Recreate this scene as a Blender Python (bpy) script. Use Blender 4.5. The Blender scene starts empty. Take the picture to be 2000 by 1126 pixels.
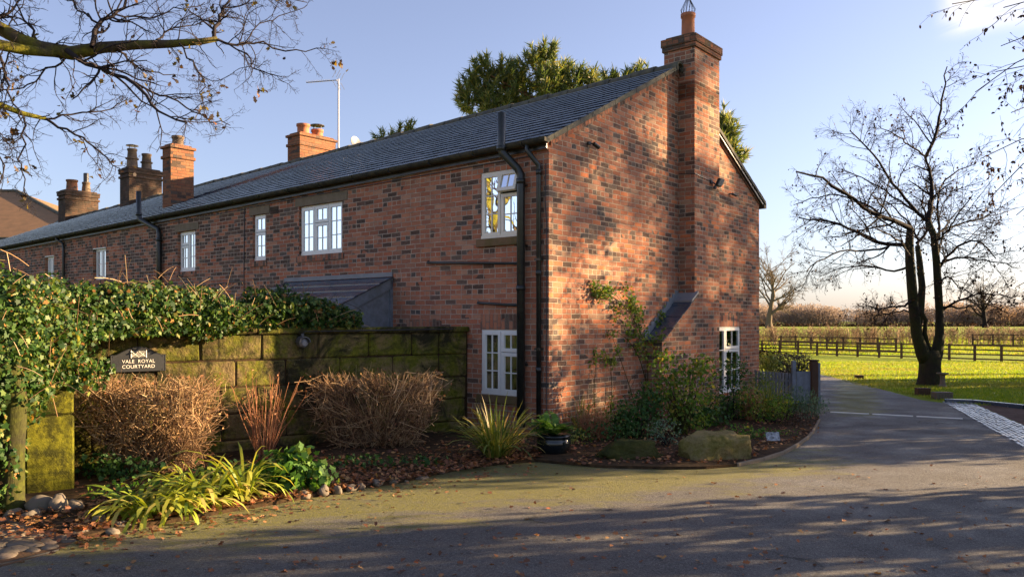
import bpy, math, random
import numpy as np
from mathutils import Vector, Matrix, noise as mnoise

# ------------------------------------------------------------------ camera, light
S = bpy.context.scene
COL = S.collection
F, CX, HY, EYE = 1560.0, 1000.0, 625.0, 1.6
cd = bpy.data.cameras.new('camera'); cam = bpy.data.objects.new('camera', cd); COL.objects.link(cam)
cam.location = (0, 0, EYE); cam.rotation_euler = (math.radians(90), 0, 0)
cd.sensor_width = 36; cd.lens = 36 * F / 2000; cd.shift_y = 62 / 2000
cd.clip_start = 0.05; cd.clip_end = 3000
S.camera = cam
S.view_settings.view_transform = 'Standard'; S.view_settings.look = 'None'
S.view_settings.gamma = 1; S.view_settings.exposure = 2.2
SUN_EL = math.radians(13); SUN_AZ = math.atan2(.973, .23)        # azimuth from +Y towards +X
SD = Vector((math.sin(SUN_AZ) * math.cos(SUN_EL), math.cos(SUN_AZ) * math.cos(SUN_EL), math.sin(SUN_EL)))
W = bpy.data.worlds.new('World'); S.world = W; W.use_nodes = True
wt = W.node_tree; wn = wt.nodes; wl = wt.links
sky = wn.new('ShaderNodeTexSky'); sky.sky_type = 'NISHITA'; sky.sun_disc = False
sky.sun_elevation = SUN_EL; sky.sun_rotation = SUN_AZ; sky.air_density = 1.0; sky.dust_density = 1.1; sky.ozone_density = 4.0
bg = wn['Background']; bg.inputs['Strength'].default_value = 0.062
# wispy cloud low in the upper right of the sky
tc = wn.new('ShaderNodeTexCoord')
def wmath(op, a, b=None, c=None):
    n = wn.new('ShaderNodeMath'); n.operation = op
    for i, q in enumerate((a, b, c)):
        if q is None: continue
        if isinstance(q, (int, float)): n.inputs[i].default_value = q
        else: wl.new(q, n.inputs[i])
    return n.outputs[0]
sep = wn.new('ShaderNodeSeparateXYZ'); wl.new(tc.outputs['Generated'], sep.inputs[0])
az = wmath('ARCTAN2', sep.outputs[0], sep.outputs[1]); el = wmath('ARCSINE', sep.outputs[2])
cmb = wn.new('ShaderNodeCombineXYZ'); wl.new(wmath('MULTIPLY', az, 9), cmb.inputs[0]); wl.new(wmath('MULTIPLY', el, 26), cmb.inputs[1])
wno = wn.new('ShaderNodeTexNoise'); wno.inputs['Scale'].default_value = 1.3; wno.inputs['Detail'].default_value = 7; wno.inputs['Roughness'].default_value = .6; wno.inputs['Distortion'].default_value = .6
wl.new(cmb.outputs[0], wno.inputs['Vector'])
def bump1(x, lo, hi, soft):
    a = wn.new('ShaderNodeMapRange'); a.interpolation_type = 'SMOOTHSTEP'; wl.new(x, a.inputs[0]); a.inputs[1].default_value = lo - soft; a.inputs[2].default_value = lo + soft
    b = wn.new('ShaderNodeMapRange'); b.interpolation_type = 'SMOOTHSTEP'; wl.new(x, b.inputs[0]); b.inputs[1].default_value = hi - soft; b.inputs[2].default_value = hi + soft; b.inputs[3].default_value = 1; b.inputs[4].default_value = 0
    return wmath('MULTIPLY', a.outputs[0], b.outputs[0])
msk = wmath('MULTIPLY', bump1(az, .500, 1.1, .02), bump1(el, .307, .52, .014))
nz = wn.new('ShaderNodeMapRange'); wl.new(wno.outputs[0], nz.inputs[0]); nz.inputs[1].default_value = .3; nz.inputs[2].default_value = .55
cm = wmath('MULTIPLY', msk, nz.outputs[0])
cmix = wn.new('ShaderNodeMixRGB'); wl.new(wmath('MULTIPLY', cm, .95), cmix.inputs[0]); hs = wn.new('ShaderNodeHueSaturation'); hs.inputs['Saturation'].default_value = .74; wl.new(sky.outputs[0], hs.inputs['Color'])
tn = wn.new('ShaderNodeMixRGB'); tn.blend_type = 'MULTIPLY'; tn.inputs[0].default_value = 1; wl.new(hs.outputs[0], tn.inputs[1]); tn.inputs[2].default_value = (1.05, .93, .98, 1)
wl.new(tn.outputs[0], cmix.inputs[1]); cmix.inputs[2].default_value = (4.8, 4.5, 4.3, 1)
wl.new(cmix.outputs[0], bg.inputs['Color'])
sl = bpy.data.lights.new('sun', 'SUN'); so = bpy.data.objects.new('sun', sl); COL.objects.link(so)
sl.energy = 5.0; sl.angle = math.radians(.5); sl.color = (1, .71, .40)
so.rotation_euler = SD.to_track_quat('Z', 'Y').to_euler(); so.location = SD * 60

# ------------------------------------------------------------------ helpers
def P(x, y, Y): return Vector(((x - CX) / F * Y, Y, EYE - (y - HY) / F * Y))
def zt(Y): return 0.0 if Y < 17 else (-.03 * (Y - 17) if Y < 48 else -.93)
def G(x, y):
    t = (y - HY) / F
    Y = EYE / t
    if Y > 17: Y = 1.09 / (t - .03) if t > .0305 else 99
    if Y > 48: Y = 2.53 / t
    return Vector(((x - CX) / F * Y, Y, zt(Y)))
def tag(o, label=None, cat=None, group=None, kind=None):
    if label: o['label'] = label
    if cat: o['category'] = cat
    if group: o['group'] = group
    if kind: o['kind'] = kind
    return o
def empty(name, loc, rz, label, cat, group=None):
    o = bpy.data.objects.new(name, None); COL.objects.link(o); o.location = loc; o.rotation_euler = (0, 0, rz); o.empty_display_size = .2
    return tag(o, label, cat, group)
def finish(me, name, mat, parent, smooth, uv=True):
    if mat: me.materials.append(mat)
    if uv and len(me.polygons):
        n = len(me.loops); lv = np.empty(n, np.int32); me.loops.foreach_get('vertex_index', lv)
        co = np.empty(len(me.vertices) * 3, np.float32); me.vertices.foreach_get('co', co); co = co.reshape(-1, 3)
        pn = np.empty(len(me.polygons) * 3, np.float32); me.polygons.foreach_get('normal', pn); pn = np.abs(pn.reshape(-1, 3))
        lt = np.empty(len(me.polygons), np.int32); me.polygons.foreach_get('loop_total', lt)
        N = np.repeat(pn, lt, axis=0); Cc = co[lv]
        ax = np.argmax(N * np.array([1, 1, .9]), axis=1)
        u = np.where(ax == 0, Cc[:, 1], Cc[:, 0]); v = np.where(ax == 2, Cc[:, 1], Cc[:, 2])
        l = me.uv_layers.new(name='UVMap'); l.data.foreach_set('uv', np.stack([u, v], 1).astype(np.float32).ravel())
    if smooth: me.polygons.foreach_set('use_smooth', [True] * len(me.polygons))
    me.update()
    o = bpy.data.objects.new(name, me); COL.objects.link(o)
    if parent: o.parent = parent
    return o
class MB:
    def __init__(s): s.v = []; s.f = []
    def poly(s, pts): n = len(s.v); s.v += [tuple(p) for p in pts]; s.f.append(tuple(range(n, n + len(pts))))
    def hexa(s, p):   # 8 points: bottom 4 ccw, top 4 ccw
        n = len(s.v); s.v += [tuple(q) for q in p]
        for a in ((3, 2, 1, 0), (4, 5, 6, 7), (0, 1, 5, 4), (1, 2, 6, 5), (2, 3, 7, 6), (3, 0, 4, 7)): s.f.append(tuple(n + i for i in a))
    def box(s, x0, x1, y0, y1, z0, z1, fn=None):
        p = [(x0, y0, z0), (x1, y0, z0), (x1, y1, z0), (x0, y1, z0), (x0, y0, z1), (x1, y0, z1), (x1, y1, z1), (x0, y1, z1)]
        if fn: p = [fn(*q) for q in p]
        s.hexa(p)
    def tube(s, pts, rad, sides=8, cap=True):
        pts = [Vector(p) for p in pts]; n = len(pts)
        if not hasattr(rad, '__len__'): rad = [rad] * n
        up = Vector((0, 0, 1)); base = len(s.v); u = None
        for i, p in enumerate(pts):
            t = (pts[min(i + 1, n - 1)] - pts[max(i - 1, 0)]).normalized()
            if u is None: u = t.cross(up if abs(t.z) < .9 else Vector((1, 0, 0))).normalized()
            else: u = (u - t * u.dot(t)).normalized()
            w = t.cross(u)
            for k in range(sides):
                a = 2 * math.pi * k / sides; s.v.append(tuple(p + (u * math.cos(a) + w * math.sin(a)) * rad[i]))
        for i in range(n - 1):
            for k in range(sides):
                a = base + i * sides + k; b = base + i * sides + (k + 1) % sides
                s.f.append((a, b, b + sides, a + sides))
        if cap: s.f.append(tuple(base + k for k in reversed(range(sides)))); s.f.append(tuple(base + (n - 1) * sides + k for k in range(sides)))
    def lathe(s, c, prof, sides=20):   # prof: (r, z)
        s.tube([(c[0], c[1], c[2] + z) for r, z in prof] if all(prof[i][1] != prof[i + 1][1] for i in range(len(prof) - 1)) else [(c[0], c[1], c[2] + z + 1e-4 * i) for i, (r, z) in enumerate(prof)], [r for r, z in prof], sides)
    def build(s, name, mat, parent=None, smooth=False, bevel=0, uv=True):
        me = bpy.data.meshes.new(name); me.from_pydata(s.v, [], s.f); me.update()
        o = finish(me, name, mat, parent, smooth, uv)
        if bevel:
            b = o.modifiers.new('b', 'BEVEL'); b.width = bevel; b.segments = 1; b.limit_method = 'ANGLE'
        return o
def np_mesh(name, V, Fc, mat, parent=None, smooth=False, uv=False):
    me = bpy.data.meshes.new(name); m, k = Fc.shape
    me.vertices.add(len(V)); me.vertices.foreach_set('co', np.ascontiguousarray(V, np.float32).ravel())
    me.loops.add(m * k); me.loops.foreach_set('vertex_index', np.ascontiguousarray(Fc, np.int32).ravel())
    me.polygons.add(m); me.polygons.foreach_set('loop_start', np.arange(m, dtype=np.int32) * k)
    me.update(calc_edges=True)
    return finish(me, name, mat, parent, smooth, uv)
def nrm(a): return a / np.maximum(np.linalg.norm(a, axis=-1, keepdims=True), 1e-9)
IVY = np.array([(0, 0, 0), (-.05, .42, 0), (.28, .34, .05), (.45, .52, .02), (.6, .25, .08), (1, 0, 0), (.6, -.25, .08), (.45, -.52, .02), (.28, -.34, .05), (-.05, -.42, 0)], float)
OVAL = np.array([(0, 0, 0), (.3, .42, .08), (.7, .36, .08), (1, 0, 0), (.7, -.36, .08), (.3, -.42, .08)], float)
OAK = np.array([(0, 0, 0), (.25, .2, .05), (.35, .45, .1), (.5, .25, .05), (.7, .5, .1), (1, 0, -.05), (.7, -.5, .12), (.5, -.25, 0), (.35, -.45, .1), (.25, -.2, .05)], float)
NEED = np.array([(0, .5, 0), (1, 0, 0), (0, -.5, 0)], float)
def leaf_arrays(C, A, Nn, L, Wd, T):
    A = nrm(A); Sd = nrm(np.cross(Nn, A)); Nn = np.cross(A, Sd)
    V = C[:, None, :] + T[None, :, 0, None] * (A * L[:, None])[:, None, :] + T[None, :, 1, None] * (Sd * Wd[:, None])[:, None, :] + T[None, :, 2, None] * (Nn * L[:, None])[:, None, :]
    k = len(T); Fc = np.arange(len(C) * k).reshape(-1, k)
    return V.reshape(-1, 3), Fc
def leaves(name, C, A, Nn, L, Wd, T, mat, parent=None):
    V, Fc = leaf_arrays(np.asarray(C, float), np.asarray(A, float), np.asarray(Nn, float), L, Wd, T)
    return np_mesh(name, V, Fc, mat, parent)
def lump_leaves(rng, lumps, dens, size, outw=.7, shell=.35, droop=0.2):
    """lumps: (x,y,z,rx,ry,rz); returns centres, axes, normals, sizes of leaves spread mostly near the surface"""
    Cs, As, Ns = [], [], []
    for (x, y, z, rx, ry, rz) in lumps:
        n = int(dens * (rx * ry + ry * rz + rx * rz) * 4)
        d = nrm(rng.normal(size=(n, 3)))
        ph = rng.uniform(0, 6, 3)
        rr = 1 + .16 * np.sin(d[:, 0] * 5 + ph[0]) * np.sin(d[:, 1] * 5 + ph[1]) + .12 * np.sin(d[:, 2] * 7 + ph[2])
        r = (1 - shell * rng.random(n) ** 1.6) * rr
        c = d * r[:, None] * np.array([rx, ry, rz]) + np.array([x, y, z])
        nn = nrm(d * outw + rng.normal(size=(n, 3)) * .45)
        a = nrm(rng.normal(size=(n, 3)) + np.array([0, 0, -droop * 3])); 
        Cs.append(c); As.append(a); Ns.append(nn)
    C = np.concatenate(Cs); A = np.concatenate(As); N_ = np.concatenate(Ns)
    return C, A, N_, size * rng.uniform(.6, 1.3, len(C))
def batch_tubes(paths, rad, sides=3):
    N_, K, _ = paths.shape
    d = nrm(paths[:, -1] - paths[:, 0]); ref = np.where(np.abs(d[:, 2:3]) < .9, np.array([[0, 0, 1.]]), np.array([[1., 0, 0]]))
    T = np.zeros_like(paths); T[:, 1:-1] = paths[:, 2:] - paths[:, :-2]; T[:, 0] = paths[:, 1] - paths[:, 0]; T[:, -1] = paths[:, -1] - paths[:, -2]; T = nrm(T)
    u0 = nrm(np.cross(d, ref))[:, None, :]; u = nrm(u0 - T * (u0 * T).sum(-1, keepdims=True)); w = np.cross(T, u)
    a = np.arange(sides) * 2 * np.pi / sides
    V = paths[:, :, None, :] + rad[:, :, None, None] * (u[:, :, None, :] * np.cos(a)[None, None, :, None] + w[:, :, None, :] * np.sin(a)[None, None, :, None])
    idx = np.arange(N_ * K * sides).reshape(N_, K, sides); nx = np.roll(idx, -1, axis=2)
    Fc = np.stack([idx[:, :-1], nx[:, :-1], nx[:, 1:], idx[:, 1:]], -1).reshape(-1, 4)
    return V.reshape(-1, 3), Fc
def join_np(parts):
    Vs, Fs, o = [], [], 0
    for V, Fc in parts: Vs.append(V); Fs.append(Fc + o); o += len(V)
    return np.concatenate(Vs), np.concatenate(Fs)
def resample(pts, K):
    p = np.array([tuple(q) for q in pts], float); seg = np.linalg.norm(np.diff(p, axis=0), axis=1); t = np.concatenate([[0], np.cumsum(seg)]); q = np.linspace(0, t[-1], K)
    # light smoothing through Catmull-like averaging
    r = np.stack([np.interp(q, t, p[:, i]) for i in range(3)], 1); s = r.copy(); s[1:-1] = .25 * r[:-2] + .5 * r[1:-1] + .25 * r[2:]
    return s
def kids(rng, paths, rad, m, ratio, spread=(30, 65), trop=(0, 0, 0), wob=.18, rr=.6, tmin=.2, rmin=.002, K=6, lmin=0, lmax=99, end=.35):
    N_, Kp, _ = paths.shape; idx = np.repeat(np.arange(N_), m); n = len(idx)
    t = rng.uniform(tmin, 1, n) * (Kp - 1); i0 = np.minimum(t.astype(int), Kp - 2); f = (t - i0)[:, None]
    p0 = paths[idx, i0] * (1 - f) + paths[idx, i0 + 1] * f; tan = nrm(paths[idx, i0 + 1] - paths[idx, i0])
    r0 = (rad[idx, i0] * (1 - f[:, 0]) + rad[idx, i0 + 1] * f[:, 0]) * rr
    rnd = rng.normal(size=(n, 3)); pe = nrm(rnd - tan * (rnd * tan).sum(1, keepdims=True)); ang = np.radians(rng.uniform(*spread, n))[:, None]
    d = tan * np.cos(ang) + pe * np.sin(ang)
    plen = np.linalg.norm(np.diff(paths, axis=1), axis=2).sum(1)[idx]
    L = np.clip(plen * ratio * rng.uniform(.5, 1.3, n) * (1.15 - .6 * t / (Kp - 1)), lmin, lmax)
    out = np.zeros((n, K, 3)); out[:, 0] = p0
    for k in range(1, K):
        d = nrm(d + rng.normal(size=(n, 3)) * wob + np.array(trop) / K); out[:, k] = out[:, k - 1] + d * (L / (K - 1))[:, None]
    r0 = np.maximum(r0, rmin); R = r0[:, None] * np.linspace(1, end, K)[None, :]
    return out, np.maximum(R, rmin * .6)
def blades(rng, base, n, L, Wd, lean=(.25, 1.1), K=6, spread=.08, droop=1.0, up=1.0):
    """arching strap leaves around base; returns V,F"""
    a = rng.uniform(0, 2 * np.pi, n); b = np.array(base)[None, :] + np.stack([np.cos(a), np.sin(a), np.zeros(n)], 1) * (spread * rng.random(n)[:, None])
    le = rng.uniform(*lean, n); d = nrm(np.stack([np.cos(a) * le, np.sin(a) * le, np.ones(n) * up], 1)); side = np.stack([-np.sin(a), np.cos(a), np.zeros(n)], 1)
    side = nrm(side + rng.normal(size=(n, 3)) * .25)
    Ln = L * rng.uniform(.55, 1.15, n); P0 = np.zeros((n, K, 3)); P0[:, 0] = b; dr = droop * rng.uniform(.5, 1.5, n)
    for k in range(1, K):
        d = nrm(d + np.array([0, 0, -1]) * (dr * k / K * .5)[:, None] + rng.normal(size=(n, 3)) * .04); P0[:, k] = P0[:, k - 1] + d * (Ln / (K - 1))[:, None]
    w = np.array([.6] + [1] * (K - 2) + [.1])[None, :, None] * Wd * .5 * rng.uniform(.7, 1.2, (n, 1, 1)); w = np.broadcast_to(w, (n, K, 1))
    Lf = P0 - side[:, None] * w; Rt = P0 + side[:, None] * w; V = np.stack([Lf, Rt], 2)
    idx = np.arange(n * K * 2).reshape(n, K, 2); Fc = np.stack([idx[:, :-1, 0], idx[:, :-1, 1], idx[:, 1:, 1], idx[:, 1:, 0]], -1).reshape(-1, 4)
    return V.reshape(-1, 3), Fc

# ------------------------------------------------------------------ materials
class NT:
    def __init__(s, name):
        s.m = bpy.data.materials.new(name); s.m.use_nodes = True; s.t = s.m.node_tree; s.bs = s.t.nodes['Principled BSDF']; s.out = s.t.nodes['Material Output']
    def n(s, ty, **kw):
        x = s.t.nodes.new('ShaderNode' + ty)
        for k, v in kw.items(): setattr(x, k, v)
        return x
    def set(s, sock, v):
        if v is None: return
        if hasattr(v, 'is_output'): s.t.links.new(v, sock)
        elif isinstance(v, (tuple, list)) and len(v) == 3 and sock.type == 'RGBA': sock.default_value = (*v, 1)
        else: sock.default_value = v
    def math(s, op, a, b=None, c=None):
        x = s.n('Math', operation=op)
        for i, q in enumerate((a, b, c)):
            if q is not None: s.set(x.inputs[i], q)
        return x.outputs[0]
    def noise(s, vec, scale, detail=4, rough=.55, dist=0, dim=None):
        x = s.n('TexNoise'); s.set(x.inputs['Vector'], vec); x.inputs['Scale'].default_value = scale; x.inputs['Detail'].default_value = detail; x.inputs['Roughness'].default_value = rough; x.inputs['Distortion'].default_value = dist
        return x.outputs[0]
    def ramp(s, fac, stops, interp='LINEAR'):
        x = s.n('ValToRGB'); x.color_ramp.interpolation = interp; e = x.color_ramp.elements
        while len(e) < len(stops): e.new(.5)
        for i, (p, c) in enumerate(stops): e[i].position = p; e[i].color = (*c, 1) if len(c) == 3 else c
        s.set(x.inputs[0], fac); return x.outputs[0]
    def rng(s, v, a, b, c=0, d=1):
        x = s.n('MapRange'); s.set(x.inputs[0], v)
        for i, q in enumerate((a, b, c, d)): s.set(x.inputs[i + 1], q)
        return x.outputs[0]
    def mix(s, f, a, b, mode='MIX'):
        x = s.n('MixRGB', blend_type=mode); s.set(x.inputs[0], f); s.set(x.inputs[1], a); s.set(x.inputs[2], b); return x.outputs[0]
    def bump(s, h, strength=.5, dist=.01, nrmal=None):
        x = s.n('Bump'); s.set(x.inputs['Height'], h); x.inputs['Strength'].default_value = strength; x.inputs['Distance'].default_value = dist
        if nrmal is not None: s.set(x.inputs['Normal'], nrmal)
        s.set(s.bs.inputs['Normal'], x.outputs[0]); return x.outputs[0]
    def base(s, col=None, rough=None, spec=None, metal=None):
        if col is not None: s.set(s.bs.inputs['Base Color'], col)
        if rough is not None: s.set(s.bs.inputs['Roughness'], rough)
        if spec is not None: s.set(s.bs.inputs['Specular IOR Level'], spec)
        if metal is not None: s.set(s.bs.inputs['Metallic'], metal)
    def uv(s): return s.n('UVMap', uv_map='UVMap').outputs[0]
    def obj(s): return s.n('TexCoord').outputs['Object']
    def pos(s): return s.n('NewGeometry').outputs['Position']
    def rnd(s): return s.n('NewGeometry').outputs['Random Per Island']

def brick_mat(name, pal, dark=.12, oldmask=None, mortar=(.33, .27, .2), soot=0, swap=False, bw=.215, bh=.0715, moss=0):
    m = NT(name); uv = m.uv()
    sp = m.n('SeparateXYZ'); wv = m.n('TexNoise'); m.set(wv.inputs['Vector'], uv); wv.inputs['Scale'].default_value = 9; wv.inputs['Detail'].default_value = 2
    vm = m.n('VectorMath', operation='MULTIPLY_ADD'); m.set(vm.inputs[0], wv.outputs['Color']); vm.inputs[1].default_value = (.012, .012, 0); m.set(vm.inputs[2], uv)
    m.set(sp.inputs[0], vm.outputs[0]); u, v = sp.outputs[0], sp.outputs[1]
    if swap: u, v = v, u
    # slow undulation of the courses
    v = m.math('ADD', v, m.math('MULTIPLY', m.noise(uv, .5, 1), .04))
    vr = m.math('DIVIDE', v, bh); row = m.math('FLOOR', vr)
    hd = m.math('LESS_THAN', m.math('FLOORED_MODULO', row, 4), .5)
    wd = m.math('SUBTRACT', bw, m.math('MULTIPLY', hd, bw / 2)) if not swap else bw
    off = m.n('TexWhiteNoise', noise_dimensions='1D'); m.set(off.inputs['W'], row)
    ush = m.math('ADD', u, m.math('ADD', m.math('MULTIPLY', m.math('FLOORED_MODULO', row, 2), bw / 2), m.math('MULTIPLY', off.outputs[0], .03)))
    ur = m.math('DIVIDE', ush, wd); col = m.math('FLOOR', ur)
    fu = m.math('MULTIPLY', m.math('FRACT', ur), wd); fv = m.math('MULTIPLY', m.math('FRACT', vr), bh)
    d = m.math('MINIMUM', m.math('MINIMUM', fu, m.math('SUBTRACT', wd, fu)), m.math('MINIMUM', fv, m.math('SUBTRACT', bh, fv)))
    d = m.math('ADD', d, m.math('MULTIPLY', m.math('SUBTRACT', m.noise(uv, 70, 3), .5), .008))
    mask = m.rng(d, .0042, .0080)
    cv = m.n('CombineXYZ'); m.set(cv.inputs[0], col); m.set(cv.inputs[1], row)
    wn_ = m.n('TexWhiteNoise', noise_dimensions='2D'); m.set(wn_.inputs['Vector'], cv.outputs[0])
    cv2 = m.n('CombineXYZ'); m.set(cv2.inputs[0], m.math('ADD', col, 37.3)); m.set(cv2.inputs[1], row)
    w2 = m.n('TexWhiteNoise', noise_dimensions='2D'); m.set(w2.inputs['Vector'], cv2.outputs[0])
    c = m.ramp(wn_.outputs[0], pal)
    thr = m.math('MULTIPLY', dark, m.rng(m.noise(uv, 1.1, 3, .6), .35, .65, .2, 2.0))
    if oldmask:   # older, darker bricks beyond u0, broken up
        u0, soft, dk = oldmask
        sp2 = m.n('SeparateXYZ'); m.set(sp2.inputs[0], uv)
        om = m.rng(m.math('ADD', sp2.outputs[0], m.math('MULTIPLY', m.math('SUBTRACT', m.noise(uv, .9, 2), .5), 3.5)), u0 - soft, u0 + soft)
        thr = m.math('ADD', thr, m.math('MULTIPLY', om, dk))
    dm = m.math('LESS_THAN', w2.outputs[0], thr)
    dcol = m.ramp(wn_.outputs[0], [(0, (.045, .030, .028)), (.5, (.11, .055, .045)), (.8, (.12, .09, .075)), (1, (.05, .05, .055))])
    c = m.mix(dm, c, dcol)
    c = m.mix(m.rng(m.noise(uv, 30, 5, .7), .3, .75, 0, .55), c, m.mix(.5, c, (.5, .36, .25)))
    c = m.mix(m.rng(m.noise(uv, 110, 2, .6), .55, .8, 0, .6), c, m.mix(1, c, (.35, .35, .35), 'MULTIPLY'))
    c = m.mix(m.rng(m.noise(uv, 2.2, 4, .6), .45, .75, 0, .35), c, m.mix(1, c, (.6, .5, .45), 'MULTIPLY'))
    c = m.mix(m.rng(m.noise(uv, .55, 4, .65, .8), .45, .7, 0, .4), c, m.mix(1, c, (.55, .5, .5), 'MULTIPLY'))
    spz = m.n('SeparateXYZ'); m.set(spz.inputs[0], uv)
    c = m.mix(m.math('MULTIPLY', m.rng(spz.outputs[1], .0, .9, .8, 0), m.rng(m.noise(uv, 3, 4), .35, .6)), c, m.mix(1, c, (.45, .5, .35), 'MULTIPLY'))
    # pale lime spots
    c = m.mix(m.rng(m.noise(uv, 6.5, 5, .75), .70, .78, 0, .55), c, (.55, .47, .4))
    mo = m.mix(m.rng(m.noise(uv, 5, 5, .7), .35, .65), mortar, tuple(q * .5 for q in mortar))
    c = m.mix(mask, mo, c)
    if soot: c = m.mix(m.rng(m.noise(uv, 3, 5, .65), .3, .6, soot * .5, soot), c, (.03, .026, .02))
    if moss: c = m.mix(m.rng(m.noise(uv, 2.4, 5, .7), .5, .68, 0, moss), c, (.09, .09, .025))
    m.base(c, m.rng(m.noise(uv, 40, 2), 0, 1, .8, .97), .12)
    h = m.math('ADD', mask, m.math('MULTIPLY', m.noise(uv, 60, 4, .7), .55)); h = m.math('ADD', h, m.math('MULTIPLY', wn_.outputs[0], .35))
    m.bump(h, .9, .007)
    return m.m
PAL_NEW = [(0, (.38, .13, .065)), (.15, (.27, .105, .06)), (.3, (.46, .22, .14)), (.45, (.22, .09, .06)), (.6, (.38, .18, .12)), (.72, (.56, .19, .075)), (.82, (.32, .14, .09)), (.92, (.15, .085, .06)), (1, (.42, .29, .21))]
PAL_OLD = [(0, (.46, .16, .09)), (.25, (.34, .13, .08)), (.5, (.50, .23, .14)), (.75, (.28, .11, .075)), (1, (.46, .27, .19))]
def _red(p, g=.86, b=.78): return [(a, (c[0], c[1] * g, c[2] * b)) for a, c in p]
PAL_NEW = _red(PAL_NEW); PAL_OLD = _red(PAL_OLD)
M = {}
M['brick_front'] = brick_mat('brick_front', PAL_OLD, .15, oldmask=(4.2, 1.6, .36), mortar=(.55, .43, .34))
M['brick_gable'] = brick_mat('brick_gable', PAL_NEW, .21, mortar=(.50, .40, .30))
M['brick_stack'] = brick_mat('brick_stack', [(0, (.38, .13, .05)), (.4, (.27, .09, .045)), (.75, (.36, .15, .07)), (1, (.2, .10, .06))], .14, mortar=(.24, .16, .10), soot=.3)
M['brick_sooty'] = brick_mat('brick_sooty', [(0, (.2, .09, .055)), (.5, (.14, .07, .045)), (1, (.22, .13, .09))], .4, mortar=(.16, .13, .10), soot=.8)
M['brick_cap'] = brick_mat('brick_cap', PAL_NEW, .2, mortar=(.2, .15, .1), soot=.35, moss=.6)
M['brick_soldier'] = brick_mat('brick_soldier', PAL_OLD, .25, mortar=(.3, .22, .17), swap=True)
def simple(name, col, rough=.6, spec=.5, metal=0, nscale=0, namt=.3, ncol=None, bump=0, bscale=60):
    m = NT(name); c = col
    if nscale: c = m.mix(m.rng(m.noise(m.obj(), nscale, 5, .65), .35, .68, 0, namt), col, ncol or tuple(q * .4 for q in col))
    m.base(c, rough, spec, metal)
    if bump: m.bump(m.noise(m.obj(), bscale, 4, .6), bump, .01)
    return m.m
M['white'] = simple('white_paint', (.78, .77, .74), .35, .5, nscale=3, namt=.22, ncol=(.5, .48, .42))
M['cream'] = simple('cream_paint', (.76, .7, .6), .4, .5, nscale=4, namt=.25, ncol=(.5, .44, .34))
M['black'] = simple('black_plastic', (.012, .014, .016), .32, .5, nscale=14, namt=.5, ncol=(.05, .055, .04))
M['gutter'] = simple('gutter_black', (.02, .02, .018), .7, .25, nscale=5, namt=.7, ncol=(.10, .085, .05))
M['mossroof'] = simple('ridge_mortar', (.055, .055, .05), .8, .3, nscale=6, namt=.8, ncol=(.16, .14, .08), bump=.6, bscale=30)
M['lead'] = simple('lead', (.17, .18, .2), .55, .4, nscale=4, namt=.5, ncol=(.3, .3, .3), bump=.2, bscale=20)
M['terracotta'] = simple('terracotta', (.42, .15, .07), .7, .3, nscale=7, namt=.5, ncol=(.2, .09, .05), bump=.2)
M['clay_dark'] = simple('weathered_clay', (.10, .07, .05), .8, .3, nscale=7, namt=.6, ncol=(.22, .16, .1), bump=.4)
M['metal'] = simple('galvanised', (.45, .45, .46), .4, .5, .8)
M['zinc'] = simple('dark_metal', (.06, .06, .065), .5, .5, .5)
M['lintel'] = simple('stone_lintel', (.23, .18, .13), .9, .2, nscale=7, namt=.6, ncol=(.12, .10, .06), bump=.4)
M['sill'] = simple('mossy_sill', (.20, .12, .07), .9, .2, nscale=5, namt=.9, ncol=(.10, .09, .03), bump=.5)
M['timber'] = simple('weathered_timber', (.10, .055, .035), .85, .2, nscale=9, namt=.6, ncol=(.05, .035, .025), bump=.4)
M['greywood'] = simple('grey_painted_timber', (.22, .24, .28), .7, .3, nscale=9, namt=.55, ncol=(.08, .09, .09), bump=.2)
M['fence'] = simple('creosoted_rail', (.075, .04, .028), .9, .2, nscale=3, namt=.5, ncol=(.15, .10, .06))
M['curtain'] = simple('curtain', (.6, .58, .54), .9, .1, nscale=4, namt=.2)
M['room'] = simple('room', (.28, .26, .22), .9, .1)
M['soil'] = simple('soil', (.022, .016, .010), 1, .1, nscale=14, namt=.8, ncol=(.10, .06, .03), bump=1, bscale=18)
M['stone_grey'] = simple('edging_stone', (.16, .13, .105), .85, .3, nscale=9, namt=.7, ncol=(.11, .10, .06), bump=.5, bscale=25)
M['glaze'] = simple('black_glazed_pot', (.008, .012, .014), .12, .6)
def slate_mat(name='slate', frost=.16):
    m = NT(name); r = m.rnd(); o = m.obj()
    c = m.ramp(r, [(0, (.03, .045, .075)), (.5, (.04, .058, .09)), (.85, (.036, .05, .078)), (1, (.05, .07, .10))])
    c = m.mix(m.rng(m.noise(o, 5, 5, .7), .52, .72, 0, .5), c, (.10, .10, .075))
    c = m.mix(m.rng(m.noise(o, 1.3, 4, .6), .42, .62, 0, frost), c, (.33, .36, .42))
    m.base(c, m.rng(m.noise(o, 3.5, 4), .3, .7, .10, .32), 1.0); m.bump(m.noise(o, 45, 4, .6), .25, .006); return m.m
M['slate'] = slate_mat(); M['slate_dark'] = slate_mat('slate_dark', .0)
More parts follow.
